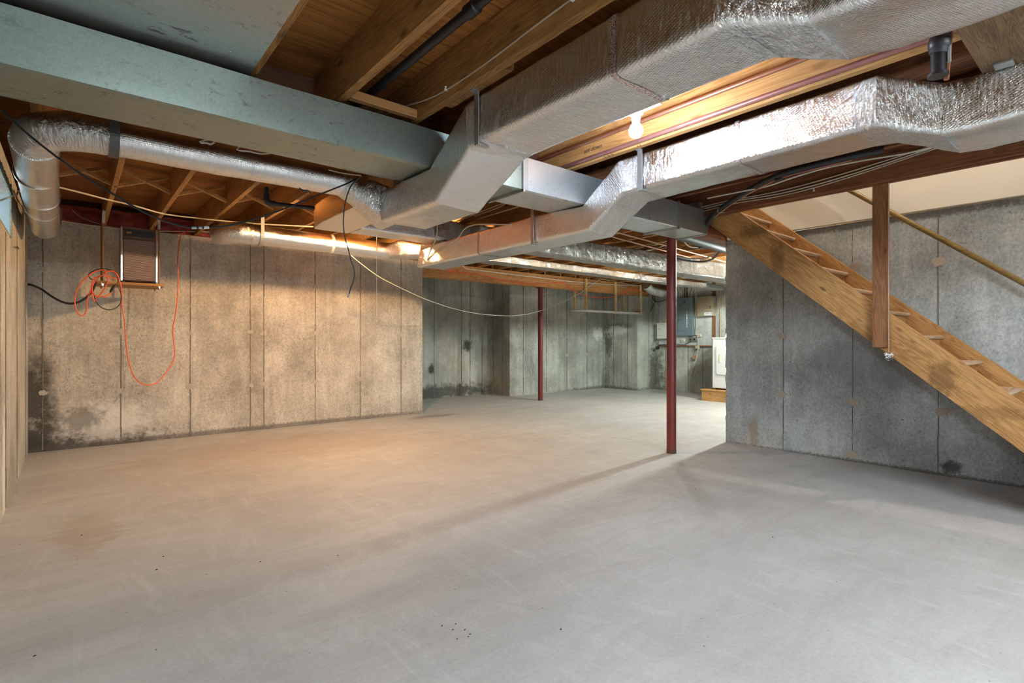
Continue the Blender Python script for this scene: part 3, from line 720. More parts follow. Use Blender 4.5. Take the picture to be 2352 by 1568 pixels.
def seg(stn, mat, seed, parent, crumple=.004, label=None, r=.10, step=.025, cap=True, bulge=0):
    rg = duct_rings(stn, step, r, 10, crumple, seed, bulge); part('foil_section', G().loft(rg, cap=cap), mat, parent, label); return rg
ra = seg(st, 'foil_fine', 1, d1, .006, bulge=-.012)
rb = seg(st2, 'foil_smooth', 1, d1, .008, 'crumpled offset in the foil')
rc = seg(st3, 'foil', 1, d1, .003, bulge=-.006); rd = seg(st4, 'foil_smooth', 1, d1, .003)
re_ = seg(st5, 'foil_fine', 1, d1, .003); rf = seg(st6, 'foil', 1, d1, .003, bulge=-.004)
k = int((1.26-.82)/.025*1.0); sub_band('printed_tape', rc[k-1:k+1], 'redtape', d1, 'thin red printed strip round the foil')
sub_band('foil_tape', rb[-2:]+rc[0:2], 'foil_smooth', d1)
# duct 2
d2 = thing('foil_duct', (2.9, 2.0, 1.85), 'crinkled foil duct right of the lit bulb, dipping under the trunk and running far back', 'duct', 'foil wrapped ducts')
A, B = 2.755, 3.07; TB = 2.055
st = [xz(3.04, 3.46, -1.8, TB-.02, TT), xz(3.035, 3.46, .33, TB-.02, TT-.01), xz(3.03, 3.45, .50, TB-.03, TT-.02), xz(3.01, 3.42, .585, TB-.03, TT-.02)]
st2 = [xz(3.01, 3.42, .585, TB-.03, TT-.02), xz(2.90, 3.26, .66, TB-.02, TT-.02), xz(2.735, 3.085, .765, TB-.004, TT-.004)]
st2b = [xz(2.735, 3.085, .765, TB-.004, TT-.004), xz(2.75, 3.07, .86, TB, TT)]
st3 = [xz(2.75, 3.07, .86, TB, TT), xz(A, B, 1.4, TB, TT), xz(A, B, 2.06, TB, TT)]
st4 = [xz(A, B, 2.06, TB, TT), ((A, 2.19, 2.052), (B, 2.20, 2.05), (B, 2.22, 2.290), (A, 2.225, 2.290))]
st5 = [st4[1], ((A, 2.475, 1.862), (B, 2.515, 1.856), (B, 2.60, 2.052), (A, 2.545, 2.052))]
st6 = [st5[1], xz(A, B, 3.0, 1.858, 2.075), xz(A, B, 3.09, 1.858, 2.075), xz(A, B, 4.45, 1.856, 2.060), ((A, 4.86, 1.856), (B, 4.78, 1.85), (B, 4.80, 2.04), (A, 4.80, 2.03))]
seg(st, 'foil', 5, d2, .007, bulge=-.02); seg(st2, 'foil_smooth', 5, d2, .009, 'patched offset in the foil with smooth tape')
seg(st2b, 'foil_smooth', 5, d2, .005); rc = seg(st3, 'foil', 5, d2, .003, bulge=-.004); seg(st4, 'foil_smooth', 5, d2, .004)
seg(st5, 'foil', 5, d2, .005); rf = seg(st6, 'foil', 5, d2, .003, bulge=-.003)
k = int((1.39-.86)/.025); sub_band('printed_tape', rc[k:k+2], 'redtape', d2, 'thin red printed strip round the foil')
k = int(len(rf)*.53); sub_band('printed_tape', rf[k:k+2], 'redtape', d2, 'thin red printed strip round the foil')
# the small elbow block at its far end, feeding the round pipe
e = seg([((2.76, 4.80, 1.97), (3.05, 4.80, 1.97), (3.05, 4.80, 2.10), (2.76, 4.80, 2.10)), ((2.72, 5.2, 2.0), (2.98, 5.2, 2.0), (2.98, 5.2, 2.2), (2.72, 5.2, 2.2)), ((2.76, 5.52, 2.03), (2.95, 5.52, 2.03), (2.95, 5.52, 2.21), (2.76, 5.52, 2.21))], 'foil_smooth', 9, d2, .006, 'foil end boot', .2)
# L duct
d3 = thing('foil_duct', (1.8, 4.3, 2.07), 'flat foil elbow duct turning right behind the first foil duct', 'duct', 'foil wrapped ducts')
LZ0, LZ1 = 2.078, 2.285
seg([((1.60, 3.13, LZ0), (1.95, 3.13, LZ0), (1.95, 3.13, LZ1), (1.60, 3.13, LZ1)), ((1.60, 4.2, LZ0), (1.95, 4.2, LZ0), (1.95, 4.2, LZ1), (1.60, 4.2, LZ1)), ((1.60, 4.42, LZ0), (1.95, 4.42, LZ0), (1.95, 4.42, LZ1), (1.60, 4.42, LZ1)), ((1.63, 4.68, LZ0), (1.95, 4.68, LZ0), (1.95, 4.68, LZ1), (1.63, 4.68, LZ1))], 'foil_taped', 12, d3, .003, r=.06)
seg([yz(1.955, 4.42, 4.68, LZ0, LZ1), yz(2.72, 4.40, 4.66, LZ0-.004, LZ1), yz(3.40, 4.34, 4.58, LZ0-.008, LZ1-.02)], 'foil', 13, d3, .004, r=.08)
# far ducts
d4 = thing('foil_duct', (6.6, 4.3, 2.05), 'long foil duct with dents running to the right in the far room, nearer of two', 'duct', 'foil wrapped ducts')
seg([yz(3.09, 4.20, 4.42, 2.052, 2.235), yz(5.0, 4.20, 4.44, 2.046, 2.27), yz(7.2, 4.08, 4.48, 2.032, 2.28), yz(9.0, 4.08, 4.5, 2.03, 2.28), yz(10.0, 4.05, 4.5, 2.03, 2.28)], 'foil_far', 21, d4, .010, step=.05, r=.12)
d5 = thing('foil_duct', (6.4, 5.2, 2.07), 'slim foil duct with a cut open end in the far room, farther of two', 'duct', 'foil wrapped ducts')
rg = seg([yz(3.09, 5.16, 5.40, 2.075, 2.17), yz(6.0, 5.20, 5.43, 2.075, 2.165), yz(9.05, 5.22, 5.42, 2.068, 2.16)], 'foil_far', 22, d5, .006, step=.05, r=.12)
part('bare_end', G().loft([[Vector(p) for p in r_] for r_ in duct_rings([yz(9.04, 5.218, 5.42, 2.067, 2.163), yz(9.66, 5.22, 5.42, 2.065, 2.158)], .1, .04, 6, .001, 3)]), 'galv_dull', d5, 'bare dark sheet metal end')
for dd, xx in ((d4, 5.6), (d4, 7.6), (d5, 4.6), (d5, 7.0)):
    o = dd
    yy0, yy1, zz0, zz1 = (4.18, 4.45, 2.045, 2.275) if dd is d4 else (5.19, 5.43, 2.068, 2.17)
    part('tape_band', G().box(xx, xx+.04, yy0, yy0+.004, zz0, zz1), 'dark_steel', dd)
# round ducts
rp = thing('round_foil_duct', (.5, 3.25, 2.0), 'long round foil duct from the trunk end to the left wall and back along it', 'duct', 'round foil ducts')
cy, cz, rr = 3.25, 2.098, .088
pts = [(1.30, cy, cz), (.9, cy, cz), (.5, cy, cz-.002), (.12, cy, cz-.003), (-.03, cy+.03, cz-.006), (-.12, cy+.13, cz-.008), (-.145, cy+.30, cz-.01)]
part('foil_sleeve', G().loft(pipe_rings(pts[:4], rr, 30, 6, .003, 1)), 'foil_fine', rp)
part('foil_elbow', G().loft(pipe_rings([(.132, cy, cz-.002), pts[3], pts[4], pts[5], pts[6]], rr*1.04, 30, 8, .007, 2)), 'foil_smooth', rp, 'crumpled foil elbow')
p2 = [(-.145, cy+.28, cz-.01), (-.155, 4.0, cz-.012), (-.165, 4.6, cz-.015), (-.175, 5.25, cz-.02)]
part('foil_sleeve', G().loft(pipe_rings(p2, .098, 30, 6, .0025, 3)), 'foil_fine', rp)
part('foil_elbow', G().loft(pipe_rings([(-.175, 5.22, cz-.02), (-.18, 5.85, cz-.035), (-.18, 6.08, cz-.02), (-.175, 6.22, cz+.06), (-.17, 6.25, cz+.18)], .100, 30, 8, .003, 4)), 'foil_fine', rp)
for yy in (4.18, 4.82): part('foil_ring', G().lathe((-.165, yy, cz-.013), [(.101, -.012), (.104, 0), (.101, .012)], 'y', 30), 'foil_smooth', rp)
# flare from the end of duct 1 to the round duct
fl = duct_rings([((1.52, 2.92, 1.85), (1.52, 3.11, 1.85), (1.52, 3.11, 2.05), (1.52, 2.92, 2.05))]*2, 1)[0]
def morph(a_c, a_s, b_c, b_r, n, mat, parent, steps=10, seed=0):
    """square end (centre, half sizes in y and z) to a round end along x"""
    prm = rrect(6, .1, 3); rings = []
    for i in range(steps+1):
        t = i/steps; cen = Vector(a_c).lerp(Vector(b_c), t); ring = []
        for (u, v) in prm:
            sq = Vector((0, (2*u-1)*a_s[0], (2*v-1)*a_s[1])); ang = math.atan2(2*v-1, 2*u-1)
            rd_ = Vector((0, math.cos(ang)*b_r, math.sin(ang)*b_r)); s_ = t*t*(3-2*t)
            q = cen+sq.lerp(rd_, s_); ring.append(q+Vector((0, noise.noise(q*14)*.008, noise.noise(q*14+Vector((3,0,0)))*.008)))
        rings.append(ring)
    part('foil_boot', G().loft(rings), mat, parent, 'crumpled foil boot tapering to the round pipe')
morph((1.60, 3.22, 1.96), (.115, .115), (1.29, cy, cz), .09, 8, 'foil_smooth', rp)
rp2 = thing('round_foil_duct', (2.0, 5.6, 2.0), 'round foil duct with bright highlight hanging before the back wall', 'duct', 'round foil ducts')
cy2, cz2, r2 = 5.60, 2.135, .098
part('foil_sleeve', G().loft(pipe_rings([(2.90, cy2, cz2-.012), (2.3, cy2, cz2-.006), (1.8, cy2, cz2), (1.34, cy2, cz2+.003)], r2, 30, 6, .002, 7)), 'foil_fine', rp2)
part('foil_elbow', G().loft(pipe_rings([(1.35, cy2, cz2+.003), (1.24, cy2+.015, cz2+.006), (1.17, cy2+.10, cz2+.008), (1.15, cy2+.24, cz2+.012), (1.16, cy2+.42, cz2+.04)], r2*1.03, 30, 8, .006, 8)), 'foil_smooth', rp2, 'crumpled foil elbow')
part('foil_sleeve', G().loft(pipe_rings([(1.16, 6.0, 2.175), (1.18, 6.3, 2.26), (1.2, 6.5, 2.40)], .085, 24, 5, .002, 9)), 'foil_fine', rp2)
part('printed_tape', G().lathe((2.13, cy2, cz2-.003), [(.1005, -.015), (.1015, 0), (.1005, .015)], 'x', 30), 'redtape', rp2, 'red printed strip round the pipe')
rp3 = thing('round_foil_duct', (9.3, 6.9, 2.1), 'short bright round foil elbow near the rack in the far corner', 'duct', 'round foil ducts')
part('foil_elbow', G().loft(pipe_rings([(9.1, 6.6, 2.25), (9.3, 6.6, 2.16), (9.6, 6.55, 2.12), (9.9, 6.5, 2.2)], .11, 20, 5, .008, 3)), 'foil_smooth', rp3)

# hangers and straps
def strap(name, g, mat, label): return one(name, g, mat, label, 'strap', 'metal duct straps')
strap('duct_hanger', G().box(1.492, 1.497, 2.045, 2.077, 2.045, 2.298).box(1.492, 1.56, 2.045, 2.077, 2.040, 2.045).box(1.46, 1.495, 2.045, 2.077, 2.294, 2.299), 'steel', 'galvanised hanger strap on the side of the nearest foil duct')
strap('duct_hanger', G().box(2.741, 2.746, 2.02, 2.055, 2.048, 2.298).box(2.741, 2.80, 2.02, 2.055, 2.043, 2.048).box(2.72, 2.744, 2.02, 2.055, 2.294, 2.299), 'steel', 'bright galvanised hanger strap on the foil duct below the bulb')
strap('duct_hanger', G().box(2.738, 2.743, 3.03, 3.062, 1.85, 2.298).box(2.738, 2.79, 3.03, 3.062, 1.846, 1.851), 'steel', 'galvanised hanger strap low on the foil duct behind the trunk')
g = G().box(.135, .175, cy-rr-.012, cy-rr-.006, cz-.01, 2.298)
for k in range(9):
    t0, t1 = PI+PI*.5*k/8, PI+PI*.5*(k+1)/8
for k in range(10):
    t0, t1 = PI+PI*.75*k/10, PI+PI*.75*(k+1)/10; ro, ri = rr+.011, rr+.005
    g.prism([(.135, cy+ro*math.cos(t0), cz+ro*math.sin(t0)), (.135, cy+ro*math.cos(t1), cz+ro*math.sin(t1)), (.135, cy+ri*math.cos(t1), cz+ri*math.sin(t1)), (.135, cy+ri*math.cos(t0), cz+ri*math.sin(t0))], (.04, 0, 0))
strap('pipe_hanger', g, 'dark_steel', 'dark grey strap carrying the long round foil duct below the trunk')
g = G().box(1.405, 1.435, cy2-r2-.010, cy2-r2-.005, cz2, 2.298)
for k in range(10):
    t0, t1 = PI+PI*.6*k/10, PI+PI*.6*(k+1)/10; ro, ri = r2+.009, r2+.004
    g.prism([(1.405, cy2+ro*math.cos(t0), cz2+ro*math.sin(t0)), (1.405, cy2+ro*math.cos(t1), cz2+ro*math.sin(t1)), (1.405, cy2+ri*math.cos(t1), cz2+ri*math.sin(t1)), (1.405, cy2+ri*math.cos(t0), cz2+ri*math.sin(t0))], (.03, 0, 0))
strap('pipe_hanger', g, 'steel', 'pale strap carrying the round foil duct before the back wall')

# ================================================================== LIGHTS (bare bulbs)
def bulb(x, y, mat, label, top=JB, socket=True, r=.031, power=None):
    t = thing('bare_bulb', (x, y, top-.14), label, 'light bulb')
    part('base_plate', G().lathe((x, y, top-.02), [(.036, 0), (.040, .008), (.040, .02)], sides=20), 'porcelain', t)
    part('socket', G().lathe((x, y, top-.06), [(.019, 0), (.022, .01), (.024, .03), (.036, .042)], sides=18), 'porcelain', t)
    prof = [(.004, -.108), (.018, -.105), (.030, -.095), (.036, -.080), (.036, -.066), (.030, -.050), (.020, -.036), (.014, -.02)]
    part('bulb', G().lathe((x, y, top-.035), prof, sides=14), mat, t)
    return t
bulb(2.262, 1.705, 'bulb_cool', 'brightly lit white bulb in a porcelain socket between the foil ducts')
bulb(2.267, 4.80, 'bulb_warm', 'warm lit bulb behind the flat foil elbow duct')
bulb(7.18, 3.22, 'bulb_util', 'lit bulb behind the concrete stair wall')
bulb(6.769, 4.95, 'bulb_far', 'lit bulb between the two long foil ducts of the far room')
def fill_tube_light(x, y, label):  # unseen fixtures added to fill the room with soft light
    t = thing('fill_tube_light', (x, y, 2.2), label, 'lamp', 'added fill tubes behind the camera')
    part('housing', G().box(x-.62, x+.62, y-.06, y+.06, 2.235, 2.298), 'white', t, bevel=.004)
    for s_ in (-.03, .03): part('tube', G().lathe((x-.58, y+s_, 2.205), [(.014, 0), (.014, 1.16)], 'x', 10), 'fill_tube', t)
    for e in (-.60, .58): part('tube_holder', G().box(x+e, x+e+.02, y-.05, y+.05, 2.185, 2.236), 'white', t)
fill_tube_light(2.3, -2.1, 'added twin fill tube, unseen under the joists just behind the camera')
fill_tube_light(.75, -2.7, 'added twin fill tube, unseen far behind the camera near the left wall')
bulb(8.389, 3.35, 'bulb_fill_far', 'added fill bulb, unseen behind the concrete stair wall, farther right')  # hidden bulb added to brighten the far walls
bulb(4.9, .9, 'bulb_stair', 'lit bulb high in the stairwell', 4.4)
one('outlet_cover', G().box(2.248, 2.284, 1.56, 1.665, 2.288, 2.299), 'porcelain', 'small white cover plate beside the brightly lit bulb socket', 'cover plate', bevel=.002)

# ================================================================== PIPES
one('copper_pipe', G().tube([(2.675, -3.0, 2.325), (2.675, 3.6, 2.325)], .0145, 14, 0), 'copper_red', 'mauve brown copper pipe along the foot of the joist by the bulb', 'pipe', 'copper pipes')
one('copper_pipe', G().tube([(2.60, -3.0, 2.40), (2.60, 3.6, 2.40)], .012, 12, 0), 'copper', 'thinner orange copper pipe above the mauve one by the bulb', 'pipe', 'copper pipes')
t = thing('black_drain_pipe', (1.24, 1.7, 2.42), 'black iron pipe with a collar between the upper left joists', 'pipe')
part('pipe', G().tube([(1.225, -2, 2.42), (1.225, 2.9, 2.42)], .021, 16, 0), 'black_iron', t)
part('collar', G().lathe((1.225, 1.72, 2.42), [(.022, -.035), (.029, -.03), (.029, .03), (.022, .035)], 'y', 18), 'black_iron', t)
t = thing('black_gas_pipe', (1.3, 4.35, 2.2), 'short black iron pipe with an elbow beside the flat foil duct', 'pipe')
pe = [(1.151, 4.350, 2.281), (1.151, 4.350, 2.207)]
part('pipe', G().tube([pe[0], pe[1]], .017, 12, 0), 'black_iron', t)
part('elbow', G().tube([(1.151, 4.350, 2.231), (1.151, 4.350, 2.187), (1.170, 4.350, 2.163), (1.215, 4.350, 2.164)], .023, 12, 4), 'black_iron', t)
part('pipe', G().tube([(1.202, 4.350, 2.162), (1.518, 4.350, 2.179)], .017, 12, 0), 'black_iron', t)
one('steel_conduit', G().tube([(4.837, 3.177, 2.21), (6.310, 3.328, 2.21), (6.936, 3.391, 2.21)], .045, 18, 0), 'abs', 'thick dark grey drain pipe leaving the trunk end to the right', 'pipe')
one('copper_pipe', G().tube([(3.507, 3.489, 2.25), (7.535, 3.974, 2.25)], .011, 8, 0), 'copper', 'far copper pipe under the joists beyond the trunk, upper of two', 'pipe', 'copper pipes')
one('copper_pipe', G().tube([(3.689, 3.670, 2.25), (8.083, 4.263, 2.25)], .011, 8, 0), 'copper', 'far copper pipe under the joists beyond the trunk, lower of two', 'pipe', 'copper pipes')
t = thing('taped_vent_pipe', (2.6, .5, 2.2), 'dark taped plastic pipe rising between the foil ducts at the upper right', 'pipe')
part('pipe', G().tube([(2.60, .52, 2.22), (2.585, .50, 2.34), (2.565, .49, 2.52)], .03, 18, 3), 'abs', t)
part('tape_wrap', G().lathe((2.597, .515, 2.235), [(.030, 0), (.036, .008), (.037, .03), (.033, .045)], sides=18), 'black_iron', t)
part('lower_pipe', G().lathe((2.60, .52, 2.13), [(.034, 0), (.034, .012), (.024, .014), (.024, .1)], sides=18), 'black_iron', t)
one('copper_pipe', G().tube([(2.63, .48, 2.53), (2.635, .49, 2.30), (2.63, .50, 2.12)], .009, 8, 3), 'copper', 'brown tube strapped behind the dark taped plastic pipe', 'pipe', 'copper pipes')
cable('grey_cable', [(2.53, .53, 2.40), (2.56, .50, 2.33), (2.60, .49, 2.27), (2.615, .49, 2.18)], .008, 'grey_cable', 'grey cable curving over the dark taped plastic pipe')
one('metal_clip', G().box(2.96, 3.02, .35, .41, 2.246, 2.257), 'steel', 'small galvanised clip under the weathered wide board', 'clip', bevel=.002)

# ================================================================== STAIRS
t = thing('staircase', (4.9, 0, 0), 'open wooden staircase with pale worn treads along the concrete wall', 'stairs')
def sl(y): return 1.155+.843*(y-1)
def stringer(x0, x1, label=None):
    y0 = 1+(0-1.155)/.843; ya = 1+(.295-1.155)/.843
    P = [(x0, max(y0, -.42), .0), (x0, ya, 0)]
    P = [(x0, y0, 0), (x0, ya, 0), (x0, 2.79, sl(2.79)-.295), (x0, 2.79, 2.52), (x0, 1+(2.52-1.155)/.843, 2.52)]
    part('stringer', G().prism(P, (x1-x0, 0, 0)), 'stringer', t, label, bevel=.002)
stringer(4.432, 4.470, 'near stringer with knots and dark smudges'); stringer(5.345, 5.383)
for k in range(-4, 8):
    yk = .797+.2265*k; zt = .945+.1905*k
    prof = [(yk+.012, zt-.028), (yk+.004, zt-.022), (yk, zt-.014), (yk+.004, zt-.005), (yk+.012, zt), (yk+.255, zt), (yk+.255, zt-.028)]
    part('tread', G().prism([(4.471, a, b) for a, b in prof], (.873, 0, 0)), 'tread', t)
    part('riser', G().box(4.471, 5.344, yk+.032, yk+.05, max(0.001, zt-.19), zt-.029), 'step_board', t)
one('hanging_post', G().box(4.392, 4.430, 1.157, 1.252, 1.05, 2.204), 'hanger', 'red brown wooden upright nailed to the near stringer, hanging from the header', 'post', bevel=.003)
t = thing('handrail', (5.32, 1.2, 1.5), 'round varnished wooden handrail on the stairwell wall', 'handrail')
part('rail', G().tube([(5.318, 2.62, 3.20), (5.318, .565, 1.512), (5.318, -.3, .79)], .0205, 16, 0), 'rail', t)
for yy in (2.2, .2): part('bracket', G().tube([(5.318, yy, 1.49+(yy-.565)*.8215), (5.34, yy, 1.46+(yy-.565)*.8215), (5.384, yy, 1.45+(yy-.565)*.8215)], .006, 8, 2), 'steel', t)
# pull strings in the stair opening
t = thing('pull_string', (4.38, 1.15, .98), 'white pull string with a tissue scrap hanging at the hanging post foot', 'pull string')
part('string', G().tube([(4.385, 1.150, 2.20), (4.383, 1.150, 1.5), (4.384, 1.150, 1.02)], .0013, 5, 2), 'string', t)
g = G(); R.seed(9)
for k in range(16):
    c = Vector((4.384+R.uniform(-.010, .010), 1.15+R.uniform(-.02, .02), .995+R.uniform(-.017, .017)))
    q = [c+Vector((R.uniform(-.014, .014), R.uniform(-.014, .014), R.uniform(-.012, .012))) for _ in range(4)]
    g.prism(q, (.002, .002, .003))
part('tissue_scrap', g, 'bag', t)
part('wire_ring', G().tube([(4.384+.0*math.cos(a), 1.15+.020*math.cos(a), .975+.016*math.sin(a)) for a in [2*PI*k/16 for k in range(17)]], .0011, 5, 1), 'steel', t)

# ================================================================== HANGING HEATER SHELF (back left)
HY = 6.2
t = thing('hanging_shelf', (.43, HY+.15, 1.6), 'brown board shelf hung on two thin rods below the joists', 'shelf')
part('board', G().box(.165, .695, HY, HY+.42, 1.628, 1.652), 'block', t, bevel=.002)
part('rod', G().tube([(.215, HY+.02, 1.61), (.218, HY+.02, 2.20)], .0055, 8, 0), 'hanger', t); part('rod', G().tube([(.655, HY+.02, 1.61), (.652, HY+.02, 2.20)], .0055, 8, 0), 'hanger', t)
part('rod', G().tube([(.215, HY+.40, 1.61), (.218, HY+.40, 2.29)], .006, 8, 0), 'hanger', t); part('rod', G().tube([(.655, HY+.40, 1.61), (.652, HY+.40, 2.29)], .006, 8, 0), 'hanger', t)
for x in (.219, .651): part('rod_clip', G().box(x-.009, x+.013, HY+.01, HY+.03, 2.19, 2.285).box(x-.006, x+.02, HY+.012, HY+.028, 2.285, 2.315), 'steel', t)
for x in (.215, .655): part('nut', G().lathe((x, HY+.02, 1.606), [(.012, 0), (.012, .010), (.016, .011), (.016, .021)], sides=6), 'chrome', t)
g = G()
for k in range(4): g.tube([(.60+.02*k, HY+.01, 1.628), (.615+.022*k, HY+.0, 1.60)], .0015, 5, 0)
part('nail_points', g, 'dark_steel', t, kind='stuff')
t = thing('louvered_heater', (.49, HY+.12, 1.655), 'brown louvered electric heater standing on the hanging board shelf', 'heater')
hx0, hx1, hz0, hz1 = .348, .640, 1.665, 2.178
part('casing', G().box(hx0, hx1, HY+.03, HY+.20, hz0, hz1), 'brown_case', t, bevel=.006)
g = G()
for k in range(38):
    z = hz0+.012+(hz1-.125-hz0)*k/38; g.prism([(hx0+.022, HY+.026, z+.002), (hx0+.022, HY+.010, z+.0005), (hx0+.022, HY+.010, z+.0058), (hx0+.022, HY+.026, z+.0045)], (hx1-hx0-.044, 0, 0))
part('grille_backing', G().box(hx0+.018, hx1-.018, HY+.026, HY+.0298, hz0+.006, hz1-.11), 'ink', t)
part('louvers', g, 'brown_grille', t, 'fine horizontal louvers', kind='stuff')
part('side_trim', G().box(hx0, hx0+.016, HY+.006, HY+.03, hz0, hz1), 'chrome', t, bevel=.002); part('side_trim', G().box(hx1-.016, hx1, HY+.006, HY+.03, hz0, hz1), 'chrome', t, bevel=.002)
part('top_trim', G().box(hx0+.016, hx1-.016, HY+.008, HY+.03, hz1-.012, hz1), 'brown_case', t)
part('control_recess', G().box(hx0+.03, hx1-.03, HY+.022, HY+.03, hz1-.085, hz1-.022), 'black_iron', t); part('control_sill', G().box(hx0+.024, hx1-.024, HY+.01, HY+.03, hz1-.098, hz1-.086), 'brown_case', t)
part('switch', G().box(hx0+.045, hx0+.085, HY+.014, HY+.022, hz1-.06, hz1-.04), 'copper', t); part('knob', G().lathe((hx0+.14, HY+.022, hz1-.083), [(.006, -.012), (.007, 0)], 'y', 10), 'chrome', t)
part('foot', G().box(hx0+.01, hx0+.04, HY+.05, HY+.18, 1.6525, hz0), 'black_iron', t); part('foot', G().box(hx1-.04, hx1-.01, HY+.05, HY+.18, 1.6525, hz0), 'black_iron', t)
# orange extension cord coiled on the left rod and drooping to the right
t = thing('extension_cord', (.3, 6.15, .9), 'orange extension cord looped on the shelf rod with a long droop', 'cord')
oc = [(0.226, 6.170, 1.757), (0.146, 6.130, 1.718), (0.075, 6.140, 1.643), (0.024, 6.150, 1.534), (0.015, 6.150, 1.417), (0.039, 6.150, 1.343), (0.069, 6.150, 1.32), (0.094, 6.150, 1.369), (0.100, 6.140, 1.459), (0.130, 6.130, 1.571), (0.167, 6.120, 1.656), (0.214, 6.100, 1.693), (0.246, 6.120, 1.674), (0.243, 6.130, 1.618), (0.209, 6.140, 1.544), (0.168, 6.150, 1.483), (0.153, 6.150, 1.454), (0.140, 6.150, 1.501), (0.131, 6.150, 1.58), (0.150, 6.150, 1.661), (0.193, 6.140, 1.687), (0.230, 6.100, 1.694)]
part('coil', G().tube(oc, .0048, 8, 4), 'orange', t)
part('coil', G().tube([(0.136, 6.120, 1.578), (0.139, 6.110, 1.53), (0.167, 6.110, 1.5), (0.217, 6.110, 1.499), (0.249, 6.120, 1.513), (0.269, 6.130, 1.543)], .0048, 8, 4), 'orange', t)
lg = [(0.221, 6.120, 1.752), (0.240, 6.110, 1.704), (0.275, 6.110, 1.675), (0.314, 6.120, 1.671)]
part('coil', G().tube(lg, .0048, 8, 4), 'orange', t)
dr = [(0.218, 6.120, 1.711), (0.262, 6.120, 1.739), (0.307, 6.120, 1.723), (0.337, 6.130, 1.653), (0.351, 6.140, 1.561), (0.355, 6.150, 1.431), (0.374, 6.150, 1.288), (0.381, 6.150, 1.166), (0.388, 6.150, 1.043), (0.411, 6.150, 0.878), (0.451, 6.150, 0.748), (0.520, 6.200, 0.675), (0.589, 6.300, 0.657), (0.655, 6.350, 0.68), (0.727, 6.400, 0.762), (0.789, 6.450, 0.857), (0.819, 6.500, 0.945), (0.811, 6.500, 1.082), (0.803, 6.500, 1.209), (0.822, 6.500, 1.341), (0.842, 6.500, 1.516), (0.850, 6.500, 1.744), (0.846, 6.500, 1.927), (0.864, 6.550, 2.11), (0.894, 6.600, 2.232), (0.976, 6.750, 2.304)]
part('droop', G().tube(dr, .0048, 8, 4), 'orange', t)
t = thing('looped_cable', (.3, 6.16, 1.3), 'black cord looped on the shelf rod with a plug', 'cord')
part('loop', G().tube([(0.225, 6.150, 1.759), (0.169, 6.160, 1.747), (0.119, 6.170, 1.712), (0.110, 6.170, 1.684), (0.131, 6.170, 1.657), (0.175, 6.170, 1.657)], .004, 8, 4), 'black_cable', t)
part('loop', G().tube([(0.225, 6.140, 1.762), (0.282, 6.140, 1.743), (0.315, 6.140, 1.705), (0.325, 6.140, 1.653), (0.311, 6.130, 1.606)], .004, 8, 4), 'black_cable', t)
part('loop', G().tube([(0.314, 6.120, 1.606), (0.340, 6.130, 1.56), (0.351, 6.140, 1.492), (0.335, 6.150, 1.43), (0.296, 6.150, 1.392), (0.251, 6.150, 1.382), (0.200, 6.150, 1.404), (0.165, 6.150, 1.455), (0.146, 6.150, 1.534)], .004, 8, 4), 'black_cable', t)
part('plug', G().tube([(0.307, 6.110, 1.617), (0.294, 6.110, 1.596), (0.275, 6.110, 1.562), (0.265, 6.120, 1.542)], .0125, 10, 2, taper=[.6, 1, 1, 1, .8, .5]), 'black_cable', t)
cable('thick_black_cable', [(-0.347, 6.930, 1.639), (-0.308, 6.900, 1.635), (-0.229, 6.700, 1.583), (-0.153, 6.500, 1.508), (-0.083, 6.350, 1.454), (-0.022, 6.250, 1.432), (0.039, 6.200, 1.444), (0.095, 6.200, 1.49), (0.138, 6.200, 1.553), (0.160, 6.200, 1.618), (0.170, 6.220, 1.649)], .010, 'black_cable', 'thick black cable sagging from the left wall corner to the hanging shelf', sides=8)

# ================================================================== CABLES AND STRINGS, left half
tw = [(-0.126, 5.354, 2.285), (0.034, 5.442, 2.283), (0.219, 5.595, 2.287), (0.420, 5.683, 2.282), (0.670, 5.902, 2.288), (0.986, 5.860, 2.282), (1.323, 5.808, 2.283), (1.621, 5.684, 2.282), (1.924, 5.540, 2.282)]
cable('twisted_cable', tw, .0035, 'white_cable', 'pale twin cable clipped under the joists before the back wall')
cable('twisted_cable', [(a, b+.012, c-.004) for a, b, c in tw], .003, 'tan_cable', 'tan cable running beside the pale twin cable under the joists')
cable('white_cable', [(-0.116, 6.900, 2.286), (0.112, 6.900, 2.275), (0.361, 6.900, 2.269), (0.587, 6.900, 2.276), (0.948, 6.900, 2.319), (1.205, 6.900, 2.343), (1.572, 6.900, 2.323), (2.286, 6.900, 2.272), (3.113, 6.900, 2.237)], .0045, 'white_cable', 'white cable running along the top edge of the back wall')
cable('grey_cable', [(-0.007, 6.930, 2.413), (0.061, 6.930, 2.353), (0.165, 6.920, 2.313), (0.289, 6.910, 2.283), (0.435, 6.900, 2.274)], .004, 'grey_cable', 'grey cable dropping across the pink fibreglass over the back wall')
cable('black_cable', [(-0.268, 3.090, 2.129), (-0.236, 3.090, 2.078), (-0.162, 3.100, 2.004), (-0.084, 3.100, 1.938), (0.020, 3.100, 1.861), (0.130, 3.100, 1.794), (0.264, 3.100, 1.719), (0.379, 3.100, 1.681), (0.483, 3.100, 1.673), (0.664, 3.100, 1.716), (0.884, 3.100, 1.822), (1.128, 3.100, 1.963), (1.287, 3.100, 2.055), (1.366, 3.090, 2.11)], .0050, 'black_cable', 'black cable sagging in a wide curve below the long round foil duct')
t = thing('cable_splice', (.0, 3.1, 1.7), 'pale taped splice in the sagging black cable before the round foil elbow', 'cable splice')
